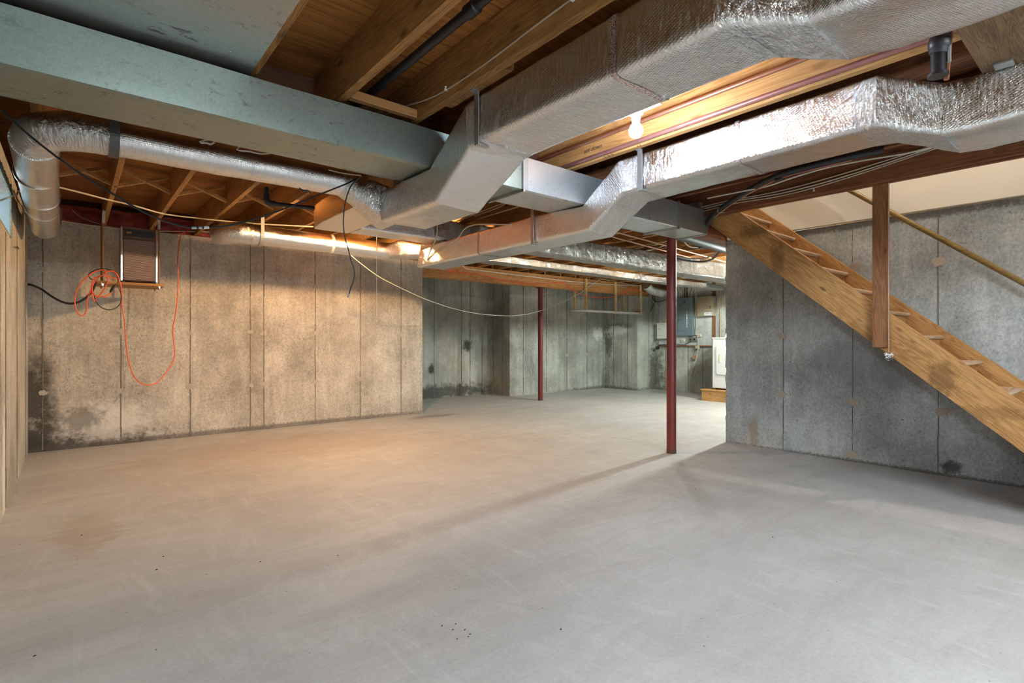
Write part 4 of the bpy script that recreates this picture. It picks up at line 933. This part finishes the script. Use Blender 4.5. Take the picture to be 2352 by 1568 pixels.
part('sleeve', G().tube([(0.464, 3.100, 1.67), (0.485, 3.100, 1.673)], .0072, 8, 0), 'steel', t); part('sleeve', G().tube([(0.494, 3.100, 1.675), (0.510, 3.100, 1.677)], .0072, 8, 0), 'steel', t); part('sleeve', G().tube([(0.518, 3.100, 1.678), (0.541, 3.100, 1.683)], .0068, 8, 0), 'porcelain', t)
t = thing('coaxial_cable', (1.4, 3.08, 1.4), 'black coaxial cable end hanging down before the back wall', 'cable')
part('cable', G().tube([(1.346, 3.070, 2.099), (1.290, 3.070, 2.028), (1.255, 3.070, 1.925), (1.244, 3.070, 1.819), (1.250, 3.070, 1.728), (1.274, 3.070, 1.647), (1.293, 3.070, 1.576), (1.312, 3.070, 1.525), (1.310, 3.070, 1.472), (1.290, 3.070, 1.413), (1.277, 3.070, 1.373)], .0038, 8, 4), 'black_cable', t)
part('connector', G().tube([(1.280, 3.070, 1.378), (1.271, 3.070, 1.357)], .0058, 8, 0), 'steel', t)
t = thing('pull_string', (2.25, 4.80, 1.3), 'thin cotton pull string hanging straight down before the back wall', 'pull string')
part('string', G().tube([(2.262, 4.76, 2.26), (2.258, 4.760, 2.031), (2.258, 4.760, 1.336)], .0022, 5, 0), 'string', t)
part('bead', G().lathe((2.258, 4.760, 1.277), [(.002, 0), (.0045, .006), (.0045, .016), (.002, .022)], sides=8), 'string', t)
cable('swagged_cable', [(2.333, 5.550, 2.026), (2.475, 5.600, 1.95), (2.732, 5.700, 1.838), (3.075, 5.820, 1.738), (3.517, 5.950, 1.624), (4.018, 6.100, 1.537), (4.458, 6.200, 1.49), (4.935, 6.300, 1.476), (5.363, 6.400, 1.486), (5.823, 6.500, 1.546), (6.316, 6.600, 1.656), (6.846, 6.700, 1.815), (7.356, 6.800, 2.001), (7.692, 6.850, 2.167), (8.030, 6.900, 2.297), (8.355, 6.950, 2.308), (8.954, 6.980, 2.281), (9.506, 7.000, 2.273)], .0045, 'white_cable', 'long white cord swagging across from the foil ducts to the hanging rack', 'cord')
cable('white_cable', [(2.700, 4.372, 2.217), (2.700, 4.372, 2.133), (2.710, 4.436, 2.055), (2.720, 4.534, 1.988), (2.735, 4.593, 1.932), (2.745, 4.635, 1.907)], .0075, 'white_cable', 'thick white cable bent down onto the end of the right foil duct')
cable('white_cable', [(2.700, 3.249, 2.024), (2.700, 3.566, 2.081), (2.700, 3.755, 2.109), (2.710, 3.916, 2.102), (2.720, 4.043, 2.04), (2.730, 4.219, 2.01), (2.740, 4.429, 1.981), (2.745, 4.618, 1.919)], .0055, 'white_cable', 'white cable lying slanted on the side of the right foil duct')
cable('tan_cable', [(2.546, 2.833, 2.24), (2.722, 3.248, 2.24), (2.798, 3.696, 2.25), (2.893, 4.392, 2.26)], .004, 'tan_cable', 'tan cable under the joists in the gap behind the trunk')
cable('tan_cable', [(2.633, 2.930, 2.24), (2.805, 3.521, 2.24), (2.862, 3.981, 2.25)], .004, 'tan_cable', 'second tan cable under the joists in the gap behind the trunk')
cable('tan_cable', [(1.424, -2.0, 2.36), (1.424, .9, 2.355), (1.424, 1.4, 2.365), (1.424, 1.9, 2.34), (1.424, 2.3, 2.345), (1.40, 2.6, 2.38), (1.38, 2.85, 2.40)], .004, 'tan_cable', 'thin tan cable stapled along the second upper joist')
R.seed(4)
for yy in (1.36, 2.22): one('cable_staple', G().box(1.414, 1.430, yy-.005, yy+.005, 2.337+.02*(yy < 2), 2.345+.02*(yy < 2)).box(1.416, 1.424, yy-.004, yy+.004, 2.35+.02*(yy < 2), 2.358+.02*(yy < 2)), 'porcelain', 'white staple holding the tan cable on the joist, '+('upper one' if yy < 2 else 'lower one near the trunk'), 'staple', 'white cable staples')

cable('white_cable', [(.855, 3.06, 2.299), (0.515, 3.060, 2.115), (0.527, 3.060, 2.105), (0.542, 3.060, 2.102), (0.558, 3.060, 2.115)], .005, 'white_cable', 'short white cable loop peeking below the trunk over the long round foil duct')
cable('white_cable', [(.95, 3.06, 2.299), (0.672, 3.060, 2.117), (0.729, 3.060, 2.107), (0.783, 3.060, 2.107), (0.827, 3.060, 2.12)], .004, 'white_cable', 'white cable peeking below the trunk right of the short loop')
cable('tan_cable', [(1.151, 3.060, 2.096), (1.243, 3.060, 2.095), (1.352, 3.060, 2.103)], .004, 'tan_cable', 'tan cable peeking below the trunk by the hanging black cables')
cable('tie_wire', [(1.004, 3.120, 1.976), (1.023, 3.110, 1.962), (1.045, 3.110, 1.968), (1.069, 3.120, 1.959)], .004, 'black_cable', 'dark tie wire twisted on the long round foil duct', 'wire')

# cables along the stair header
def hcab(y0, z0, pts, mat, label, r=.005, x=4.338): cable('house_cable', [(x, a, b) for a, b in pts], r, mat, label, 'cable', 'house wiring on the stair header', 6)
hcab(0, 0, [(-2, 2.40), (.2, 2.395), (.7, 2.375), (1.25, 2.30), (1.6, 2.262), (1.9, 2.25), (2.25, 2.265), (2.6, 2.25)], 'tan_cable', 'tan house cable lowest on the dark stair header')
hcab(0, 0, [(-2, 2.41), (.2, 2.405), (.7, 2.385), (1.25, 2.315), (1.6, 2.28), (1.9, 2.27), (2.25, 2.285), (2.6, 2.27)], 'white_cable', 'pale house cable above the lowest one on the stair header')
hcab(0, 0, [(.9, 2.375), (1.3, 2.33), (1.65, 2.30), (1.95, 2.29), (2.3, 2.30), (2.6, 2.29)], 'tan_cable', 'third tan house cable merging into the bunch on the stair header', x=4.335)
cable('house_cable', [(3.860, 2.219, 2.223), (3.860, 1.954, 2.217), (3.860, 1.759, 2.213), (3.860, 1.550, 2.236), (3.860, 1.357, 2.248), (3.860, 1.132, 2.241), (3.860, 0.927, 2.226), (3.860, 0.722, 2.23), (3.860, 0.500, 2.233)], .006, 'white_cable', 'pale house cable running on the joist beside the right foil duct', 'cable', 'house wiring on the stair header')
for yy, zz in ((.55, 2.33), (1.62, 2.235), (2.35, 2.225)):
    one('cable_staple', G().box(4.340, 4.351, yy-.006, yy+.006, zz, zz+.006).box(4.338, 4.344, yy-.005, yy-.002, zz, zz+.022).box(4.338, 4.344, yy+.002, yy+.005, zz, zz+.022), 'porcelain', 'white staple on the dark stair header, '+{.55: 'rightmost', 1.62: 'middle, left of the hanging post', 2.35: 'leftmost by the trunk end'}[yy], 'staple', 'white cable staples')
t = thing('black_conduit', (3.8, 1.6, 2.2), 'bundled black flexible conduit slanting under the joists above the stairs', 'conduit')
bc = [(4.415, 2.577, 2.111), (4.310, 2.408, 2.199), (4.095, 2.145, 2.22), (3.889, 1.868, 2.23), (3.752, 1.620, 2.24), (3.753, 1.479, 2.25), (3.777, 1.328, 2.26), (3.811, 1.189, 2.27), (3.850, 1.036, 2.275)]
part('conduit', G().tube(bc, .024, 12, 4), 'black_cable', t)
part('copper_tube', G().tube([(a, b+.008, c-.026) for a, b, c in bc[1:-1]], .005, 8, 4), 'copper', t)
part('cable_tie', G().tube([(bc[4][0], bc[4][1]-.03, bc[4][2]-.028), (bc[4][0], bc[4][1]+.03, bc[4][2]-.028)], .012, 6, 0), 'black_iron', t)
part('wire_hook', G().tube([(4.100, 2.260, 2.19), (4.128, 2.283, 2.17), (4.190, 2.290, 2.17), (4.187, 2.254, 2.17)], .003, 6, 3), 'steel', t)

# ================================================================== FAR ROOM
# hanging rack
t = thing('hanging_rack', (8.5, 7.1, 1.68), 'pale wood uprights carrying a long white wire shelf under the girder', 'rack')
for (x, y, z1) in ((7.666, 6.945, 2.296), (8.561, 6.945, 2.296), (9.407, 6.945, 2.296)): part('upright', G().box(x-.018, x+.018, y, y+.034, 1.672, z1), 'stick', t)
for (x, y) in ((7.72, 7.30), (9.30, 7.02+.3)):
    part('upright', G().box(x-.018, min(x+.018, 9.44), y, y+.034, 1.70, 2.296), 'stick', t)
g = G(); z = 1.685
for y in (6.93, 7.0, 7.32): g.tube([(7.62, y, z), (9.43, y, z)], .005, 6, 0)
g.tube([(7.62, 6.93, z-.035), (9.43, 6.93, z-.035)], .005, 6, 0)
for k in range(56):
    x = 7.63+1.79*k/55; g.tube([(x, 6.93, z-.03), (x, 6.93, z), (x, 7.33, z)], .0022, 4, 0)
part('wire_shelf', g, 'wire_white', t, 'white coated wire shelf', kind='stuff')
one('red_tool', G().tube([(9.2, 6.99, 1.700), (9.32, 6.98, 1.712), (9.41, 6.985, 1.705)], .014, 8, 3, taper=[.5, 1, 1.2, 1.0]), 'red_plastic', 'small red tool lying on the right end of the wire shelf', 'tool')
cable('beam_cable', [(4.793, 7.000, 2.292), (4.878, 7.000, 2.25), (5.077, 7.000, 2.246), (5.577, 7.000, 2.237), (6.066, 7.000, 2.231), (6.699, 7.000, 2.224), (7.270, 7.000, 2.217), (8.147, 7.000, 2.227), (9.127, 7.000, 2.257), (9.584, 7.000, 2.287)], .009, 'white_cable', 'white cable stapled along the long far girder')
cable('beam_cable', [(6.465, 7.005, 2.192), (6.529, 7.005, 2.149), (6.814, 7.005, 2.153), (7.516, 7.005, 2.185), (8.421, 7.005, 2.202), (8.986, 7.005, 2.211)], .006, 'tan_cable', 'second tan cable low on the far girder')
cable('orange_cord', [(4.513, 7.000, 2.198), (4.776, 7.000, 2.179), (5.210, 7.000, 2.171), (5.672, 7.000, 2.111), (6.375, 7.000, 2.107), (7.061, 6.990, 2.169), (7.221, 6.930, 2.068), (7.464, 6.900, 1.981), (7.776, 6.880, 1.938), (8.126, 6.870, 1.939), (8.409, 6.860, 1.988), (8.731, 6.850, 2.094), (8.975, 6.850, 2.181), (9.100, 6.800, 2.13), (9.324, 6.700, 2.09), (9.521, 6.600, 2.132), (9.689, 6.500, 2.236)], .0065, 'orange', 'thin orange cord stapled to the far girder and swagging to the rack', 'cord')
cable('tan_cable', [(6.583, 7.040, 1.934), (6.674, 7.020, 1.961), (6.696, 7.020, 2.034)], .006, 'white_cable', 'short white cable stub behind the top of the far red post')
R.seed(21)
names = ['hanging left of the electric board', 'looping beside the electric board', 'in a ring beside the electric board', 'reaching the post top']
cable('black_cable', [(9.900, 7.161, 2.282), (9.900, 6.999, 2.115), (9.900, 6.942, 1.957), (9.900, 6.999, 1.863), (9.900, 7.068, 1.75), (9.950, 7.127, 1.637)], .008, 'black_cable', 'black cable '+names[0])
cable('grey_cable', [(9.900, 7.255, 2.309), (9.900, 7.114, 2.161), (9.900, 6.999, 1.979), (9.900, 6.863, 1.818), (9.950, 6.763, 1.758), (9.950, 6.653, 1.81)], .008, 'white_cable', 'white cable '+names[1])
cable('black_cable', [(9.900, 6.663, 2.206), (9.900, 6.863, 2.182), (9.900, 6.999, 2.115), (9.900, 6.999, 1.999), (9.900, 6.863, 1.943), (9.900, 6.663, 1.979)], .009, 'black_cable', 'black cable '+names[2])
cable('black_cable', [(9.800, 6.320, 2.284), (9.800, 6.596, 2.279), (9.800, 6.872, 2.215), (9.800, 7.111, 2.272)], .013, 'black_cable', 'thick black cable '+names[3])
# ceiling clutter between the joists of the far room
def zc(name, pts, r, mat, label): cable(name, pts, r, mat, label, 'cable', 'cables under the far joists')
zc('house_cable', [(5.292, 3.346, 2.26), (5.576, 3.491, 2.25), (5.860, 3.596, 2.25), (6.095, 3.630, 2.27)], .006, 'white_cable', 'pale cable looping down right of the near post top')
zc('house_cable', [(5.496, 3.240, 2.22), (5.642, 3.260, 2.2), (5.934, 3.360, 2.2), (6.095, 3.388, 2.2)], .006, 'white_cable', 'pale cable under the thick grey drain pipe')
zc('house_cable', [(5.611, 4.374, 2.27), (5.491, 4.011, 2.27), (5.484, 3.783, 2.27), (5.344, 3.573, 2.27)], .007, 'tan_cable', 'tan cable crossing under the joists left of the near post')
zc('house_cable', [(5.804, 4.487, 2.27), (5.747, 4.130, 2.27), (5.658, 3.871, 2.27), (5.520, 3.679, 2.27)], .007, 'white_cable', 'paler cable crossing under the joists left of the near post')
zc('black_cable', [(6.393, 4.123, 2.22), (6.646, 4.051, 2.2), (6.786, 3.935, 2.2), (6.588, 3.694, 2.2), (6.351, 3.501, 2.22), (6.374, 3.455, 2.25)], .014, 'black_cable', 'thick black cable curving over the far foil duct by the stair wall')
zc('black_cable', [(6.371, 4.109, 2.24), (6.550, 3.993, 2.22), (6.643, 3.865, 2.22), (6.484, 3.660, 2.22), (6.352, 3.525, 2.24)], .010, 'grey_cable', 'dark grey cable beside the thick black one by the stair wall')
zc('house_cable', [(7.174, 4.301, 2.24), (7.407, 4.223, 2.22), (7.738, 4.229, 2.23), (7.881, 4.171, 2.25)], .012, 'white_cable', 'fat pale cable over the far foil duct by the stair wall')
one('metal_clip', G().box(5.6, 5.72, 3.26, 3.34, 2.17, 2.29), 'abs', 'dark junction block on the thick grey drain pipe', 'box', bevel=.01)
cable('white_cable', [(4.525, 3.795, 2.27), (4.617, 3.841, 2.25)], .006, 'white_cable', 'short pale cable stub under the joists beyond the trunk')
# electric board
struct('trim_2', G().box(10.03, 10.08, 5.66, 6.93, .993, 2.29), 'panel_board')
t = thing('electric_panel', (10.0, 6.25, 1.2), 'grey blue steel breaker panel with a narrow door on the painted board', 'electric panel')
part('box', G().box(9.93, 10.03, 6.045, 6.47, 1.195, 2.00), 'panel_grey', t, bevel=.006)
part('door', G().box(9.922, 9.931, 6.15, 6.385, 1.30, 1.76), 'panel_grey', t, bevel=.003); part('latch', G().box(9.914, 9.923, 6.315, 6.375, 1.50, 1.545), 'steel', t, bevel=.003)
R.seed(8)
g = G()
for k in range(14):
    z = 1.37+.025*k; g.box(9.919, 9.9225, 6.165+R.uniform(-.004, .006), 6.182+R.uniform(-.004, .006), z, z+.012+.01*R.random())
part('paint_chip', g, 'paper', t, 'row of white paint chips', kind='stuff')
g = G()
for a, b in (((6.36, 1.80), (6.33, 1.86)), ((6.33, 1.86), (6.32, 1.82)), ((6.29, 1.86), (6.28, 1.90)), ((6.25, 1.88), (6.22, 1.93)), ((6.22, 1.93), (6.25, 1.92)), ((6.24, 1.90), (6.21, 1.89))): g.tube([(9.929, a[0], a[1]), (9.929, b[0], b[1])], .004, 4, 0)
part('handwriting', g, 'ink', t, kind='stuff')
part('service_pipe', G().tube([(9.98, 6.235, 2.0), (9.98, 6.235, 2.29)], .035, 14, 0), 'dark_steel', t)
t = thing('alarm_box', (10.0, 5.78, 1.6), 'tan locked steel box with a white label beside the breaker panel', 'box')
part('box', G().box(9.91, 10.03, 5.585, 5.93, 1.59, 1.99), 'tanbox', t, bevel=.005); part('label', G().box(9.907, 9.910, 5.60, 5.77, 1.605, 1.665), 'paper', t)
part('label_print', G().box(9.906, 9.9072, 5.66, 5.75, 1.630, 1.634).box(9.906, 9.9072, 5.66, 5.74, 1.642, 1.646).box(9.906, 9.9072, 5.615, 5.628, 1.62, 1.65), 'panel_grey', t)
part('lock', G().lathe((9.91, 5.64, 1.78), [(.012, -.008), (.012, 0)], 'x', 10), 'chrome', t); part('key', G().box(9.896, 9.905, 5.636, 5.644, 1.74, 1.785), 'ink', t)
one('breaker_cover', G().box(9.955, 10.03, 5.665, 5.935, 1.993, 2.005), 'wire_white', 'white strip on top of the tan locked box', 'strip')
t = thing('white_box', (10.0, 6.8, 1.14), 'pale grey plastic service box left of the near post', 'box')
part('body', G().box(9.94, 10.03, 6.56, 6.925, 1.16, 1.44), 'pale_plastic', t, bevel=.006); part('lid', G().box(9.93, 10.03, 6.55, 6.93, 1.44, 1.482), 'pale_plastic', t, bevel=.006)
part('foot', G().box(9.93, 10.03, 6.56, 6.92, 1.135, 1.162), 'pale_plastic', t, bevel=.004); part('slot', G().box(9.937, 9.941, 6.84, 6.90, 1.345, 1.352), 'ink', t)
g = []
R.seed(31)
for k in range(26):
    ya = 6.07+.37*k/25; 
    if abs(ya-6.235) < .045: continue
    yb = ya+R.uniform(-.05, .05); xx = 9.965+R.uniform(-.02, .03)
    cable('panel_cable', [(xx, ya, 2.002), (xx-.012, ya+R.uniform(-.02, .02), 2.10), (xx+R.uniform(-.02, .02), yb, 2.20), (xx, yb, 2.29)], .007, ['white_cable', 'tan_cable', 'grey_cable', 'white_cable'][k % 4], 'one of the pale cables bunched vertically above the breaker panel', 'cable', 'cables above the breaker panel', 5)
for k in range(5):
    ya = 5.99+.012*k
    cable('board_cable', [(10.0, ya+.02, 2.29), (9.99, ya-.01, 2.0), (10.0, ya+R.uniform(-.02, .02), 1.75), (10.0, ya+R.uniform(-.02, .02), 1.5), (10.0, ya-.02, 1.2), (9.99, ya-.05, 1.0), (9.99, ya-.02+R.uniform(-.02, .02), .75), (10.0, ya+.08, .5), (10.0, ya+.14, .35)][: 9 if k < 2 else 5], .006, 'white_cable' if k % 2 else 'tan_cable', ['pale','tan','pale','tan','pale'][k]+' cable on the board right of the breaker panel, '+['reaching low below the outlets','the other long one','short and leftmost','short middle one','short and rightmost'][k], 'cable', 'cables right of the breaker panel', 5)
for k, (y, z) in enumerate(((6.75, 1.53), (6.62, 1.53), (6.32, 1.10), (5.93, 1.20), (5.98, .955))):
    lab = ['leftmost above the pale service box', 'above the right end of the pale service box', 'below the breaker panel', 'right of the breaker panel foot', 'at the lower edge of the painted board'][k]
    t = thing('outlet_box', (10.02, y, z-.03), 'small ivory outlet '+lab, 'outlet', 'ivory outlets on the board')
    part('body', G().box(9.99, 10.03, y-.035, y+.035, z-.03, z+.03), 'ivory', t, bevel=.003); part('socket_face', G().box(9.987, 9.991, y-.015, y+.015, z-.012, z+.012), 'tanbox', t)
t = thing('grey_switch_box', (10.0, 6.05, 1.09), 'grey double switch box with two dark knobs below the breaker panel', 'switch box')
part('body', G().box(9.97, 10.03, 5.98, 6.17, 1.08, 1.16), 'steel', t, bevel=.004)
for y in (6.03, 6.12): part('knob', G().lathe((9.97, y, 1.115), [(.016, -.012), (.02, 0)], 'x', 12), 'ink', t)
cable('black_cable', [(9.99, 6.10, 1.10), (9.98, 6.2, 1.03), (9.98, 6.35, 1.015), (9.98, 6.6, 1.0), (9.98, 6.86, 1.0), (9.99, 6.93, .96)], .007, 'black_cable', 'black cable under the breaker panel running left')
one('round_plug', G().lathe((9.97, 6.93, .93), [(.02, -.03), (.035, -.02), (.035, .03)], 'x', 12), 'black_cable', 'round black plug at the lower left corner of the board', 'plug')
one('brown_strip', G().box(10.02, 10.08, 5.62, 5.66, 1.0, 2.29), 'hanger', 'brown wooden strip at the right edge of the painted board', 'strip')
one('brown_strip', G().box(10.02, 10.08, 5.60, 6.93, .972, .992), 'hanger', 'brown wooden ledge under the painted board', 'strip')
one('wall_conduit', G().tube([(10.06, 5.50, 2.29), (10.06, 5.50, 1.15)], .012, 8, 0), 'tan_cable', 'thin conduit on the wall right of the painted board', 'conduit')
one('tan_hanging_box', G().box(10.0, 10.05, 6.02, 6.09, .70, .78), 'card', 'small brown box hanging on cables below the board', 'box', bevel=.006)
# dryer on its platform
t = thing('wooden_platform', (9.3, 4.5, 0), 'low wooden platform of boards under the white dryer', 'platform')
part('front_board', G().box(8.84, 8.88, 3.4, 5.20, 0, .185), 'joist_pale_lit', t, bevel=.003); part('side_board', G().box(8.885, 9.9, 5.16, 5.20, 0, .185), 'block', t, bevel=.003)
part('top_board', G().box(8.825, 9.92, 3.4, 5.215, .186, .208), 'joist_pale_lit', t, bevel=.003)
t = thing('dryer', (9.3, 4.7, .21), 'white clothes dryer standing on the wooden platform, half hidden', 'dryer')
part('body', G().box(8.93, 9.60, 4.36, 5.04, .235, 1.12), 'white', t, bevel=.012)
for x in (8.98, 9.55):
    for y in (4.42, 4.98): part('foot', G().lathe((x, y, .209), [(.02, 0), (.02, .026)], sides=10), 'ink', t)
part('top_panel', G().box(8.922, 9.60, 4.355, 5.045, 1.121, 1.150), 'white', t, bevel=.008)
part('control_console', G().prism([(9.36, 4.36, 1.151), (9.60, 4.36, 1.151), (9.60, 4.36, 1.30), (9.50, 4.36, 1.30)], (0, .68, 0)), 'white', t, bevel=.006)
prm = [(4.44+.52*u, .48+.52*v) for (u, v) in rrect(4, .09, 5)]
part('door_seal', G().prism([(8.9285, a, b) for a, b in [(4.434+.532*u, .474+.532*v) for (u, v) in rrect(4, .09, 5)]], (.002, 0, 0)), 'seal', t)
dn = part('door', G().prism([(8.912, a, b) for a, b in prm], (.0165, 0, 0)), 'white', t, bevel=.004)
part('door_handle', G().box(8.905, 8.913, 4.865, 4.90, .705, .85), 'ivory', dn, bevel=.004)
# ================================================================== WINDOW CLUTTER, debris
one('bent_cord', G().tube([(-0.300, 3.933, 1.847), (-0.300, 4.270, 1.931), (-0.300, 4.739, 2.042), (-0.300, 5.017, 2.107), (-0.300, 5.131, 2.152), (-0.300, 5.418, 2.224)], .005, 6, 3), 'white_cable', 'white painted cord end crossing the basement window corner', 'cord')
one('tan_cable', G().tube([(-0.320, 5.126, 2.151), (-0.320, 5.514, 2.162), (-0.320, 5.921, 2.197), (-0.320, 6.229, 2.193)], .005, 6, 3), 'copper', 'brown cable bent along the left wall by the window', 'cable')
one('card_scrap', G().box(-.50, -.47, 4.46, 4.74, 1.826, 1.98), 'card', 'brown cardboard scrap standing in the basement window', 'cardboard')
one('white_block', G().box(-.46, -.40, 4.74, 4.80, 1.826, 1.86), 'porcelain', 'small white block on the basement window sill', 'block')
one('red_cloth', G().box(-.46, -.36, 4.24, 4.52, 1.826, 1.88), 'red_rag', 'dark red cloth lying on the basement window sill', 'cloth', bevel=.012)
one('metal_hook', G().prism([(-0.333, 5.260, 1.773), (-0.333, 5.653, 1.809), (-0.333, 5.489, 1.811)], (.012, 0, .004)), 'chrome', 'small bent metal scrap stuck on the left wall below the window', 'scrap')
R.seed(77)
DP = [(1.093, 1.735, 0), (1.141, 1.711, 0), (1.110, 1.685, 0), (1.145, 1.655, 0), (1.143, 1.618, 0), (1.128, 1.608, 0), (1.088, 1.623, 0)]
def grit(p, r, label, group, mat='pebble'):
    n = 7; z0 = p[2]; ang = R.uniform(0, 3)
    pr = [(p[0]+r*(1+.5*R.random())*math.cos(ang+2*PI*k/n), p[1]+r*(.7+.4*R.random())*math.sin(ang+2*PI*k/n), .0002) for k in range(n)]
    g = G(); g.v = pr+[((a+p[0])/2, (b+p[1])/2, r*.8) for a, b, _ in pr]; g.f = [tuple(range(n))[::-1], tuple(range(n, 2*n))]+[(k, (k+1) % n, n+(k+1) % n, n+k) for k in range(n)]
    one('grit_speck', g, mat, label, 'grit', group)
for p in DP: grit(p, .0032, 'dark grit speck in the small cluster on the near floor', 'grit specks in the near floor cluster')
for p, lab in (((3.535, 2.130, 0), 'dark crumb on the floor below the near red post'), ((3.007, 1.334, 0), 'dark crumb on the open floor right of the middle'), ((0.039, 3.839, 0), 'dark crumb on the floor near the left wall'), ((0.354, 3.196, 0), 'dark crumb on the left floor'), ((0.309, 3.034, 0), 'lower dark crumb on the left floor'), ((0.716, 2.812, 0), 'brown crumb on the floor left of the middle'), ((-0.102, 2.477, 0), 'dark crumb at the lower left of the floor'), ((1.427, 1.424, 0), 'dark crumb right of the small grit cluster')):
    grit(p, .0042, lab, 'scattered crumbs on the floor')
grit((1.557, 3.281, 0), .006, 'white chip on the middle of the floor', 'scattered crumbs on the floor', 'bag')
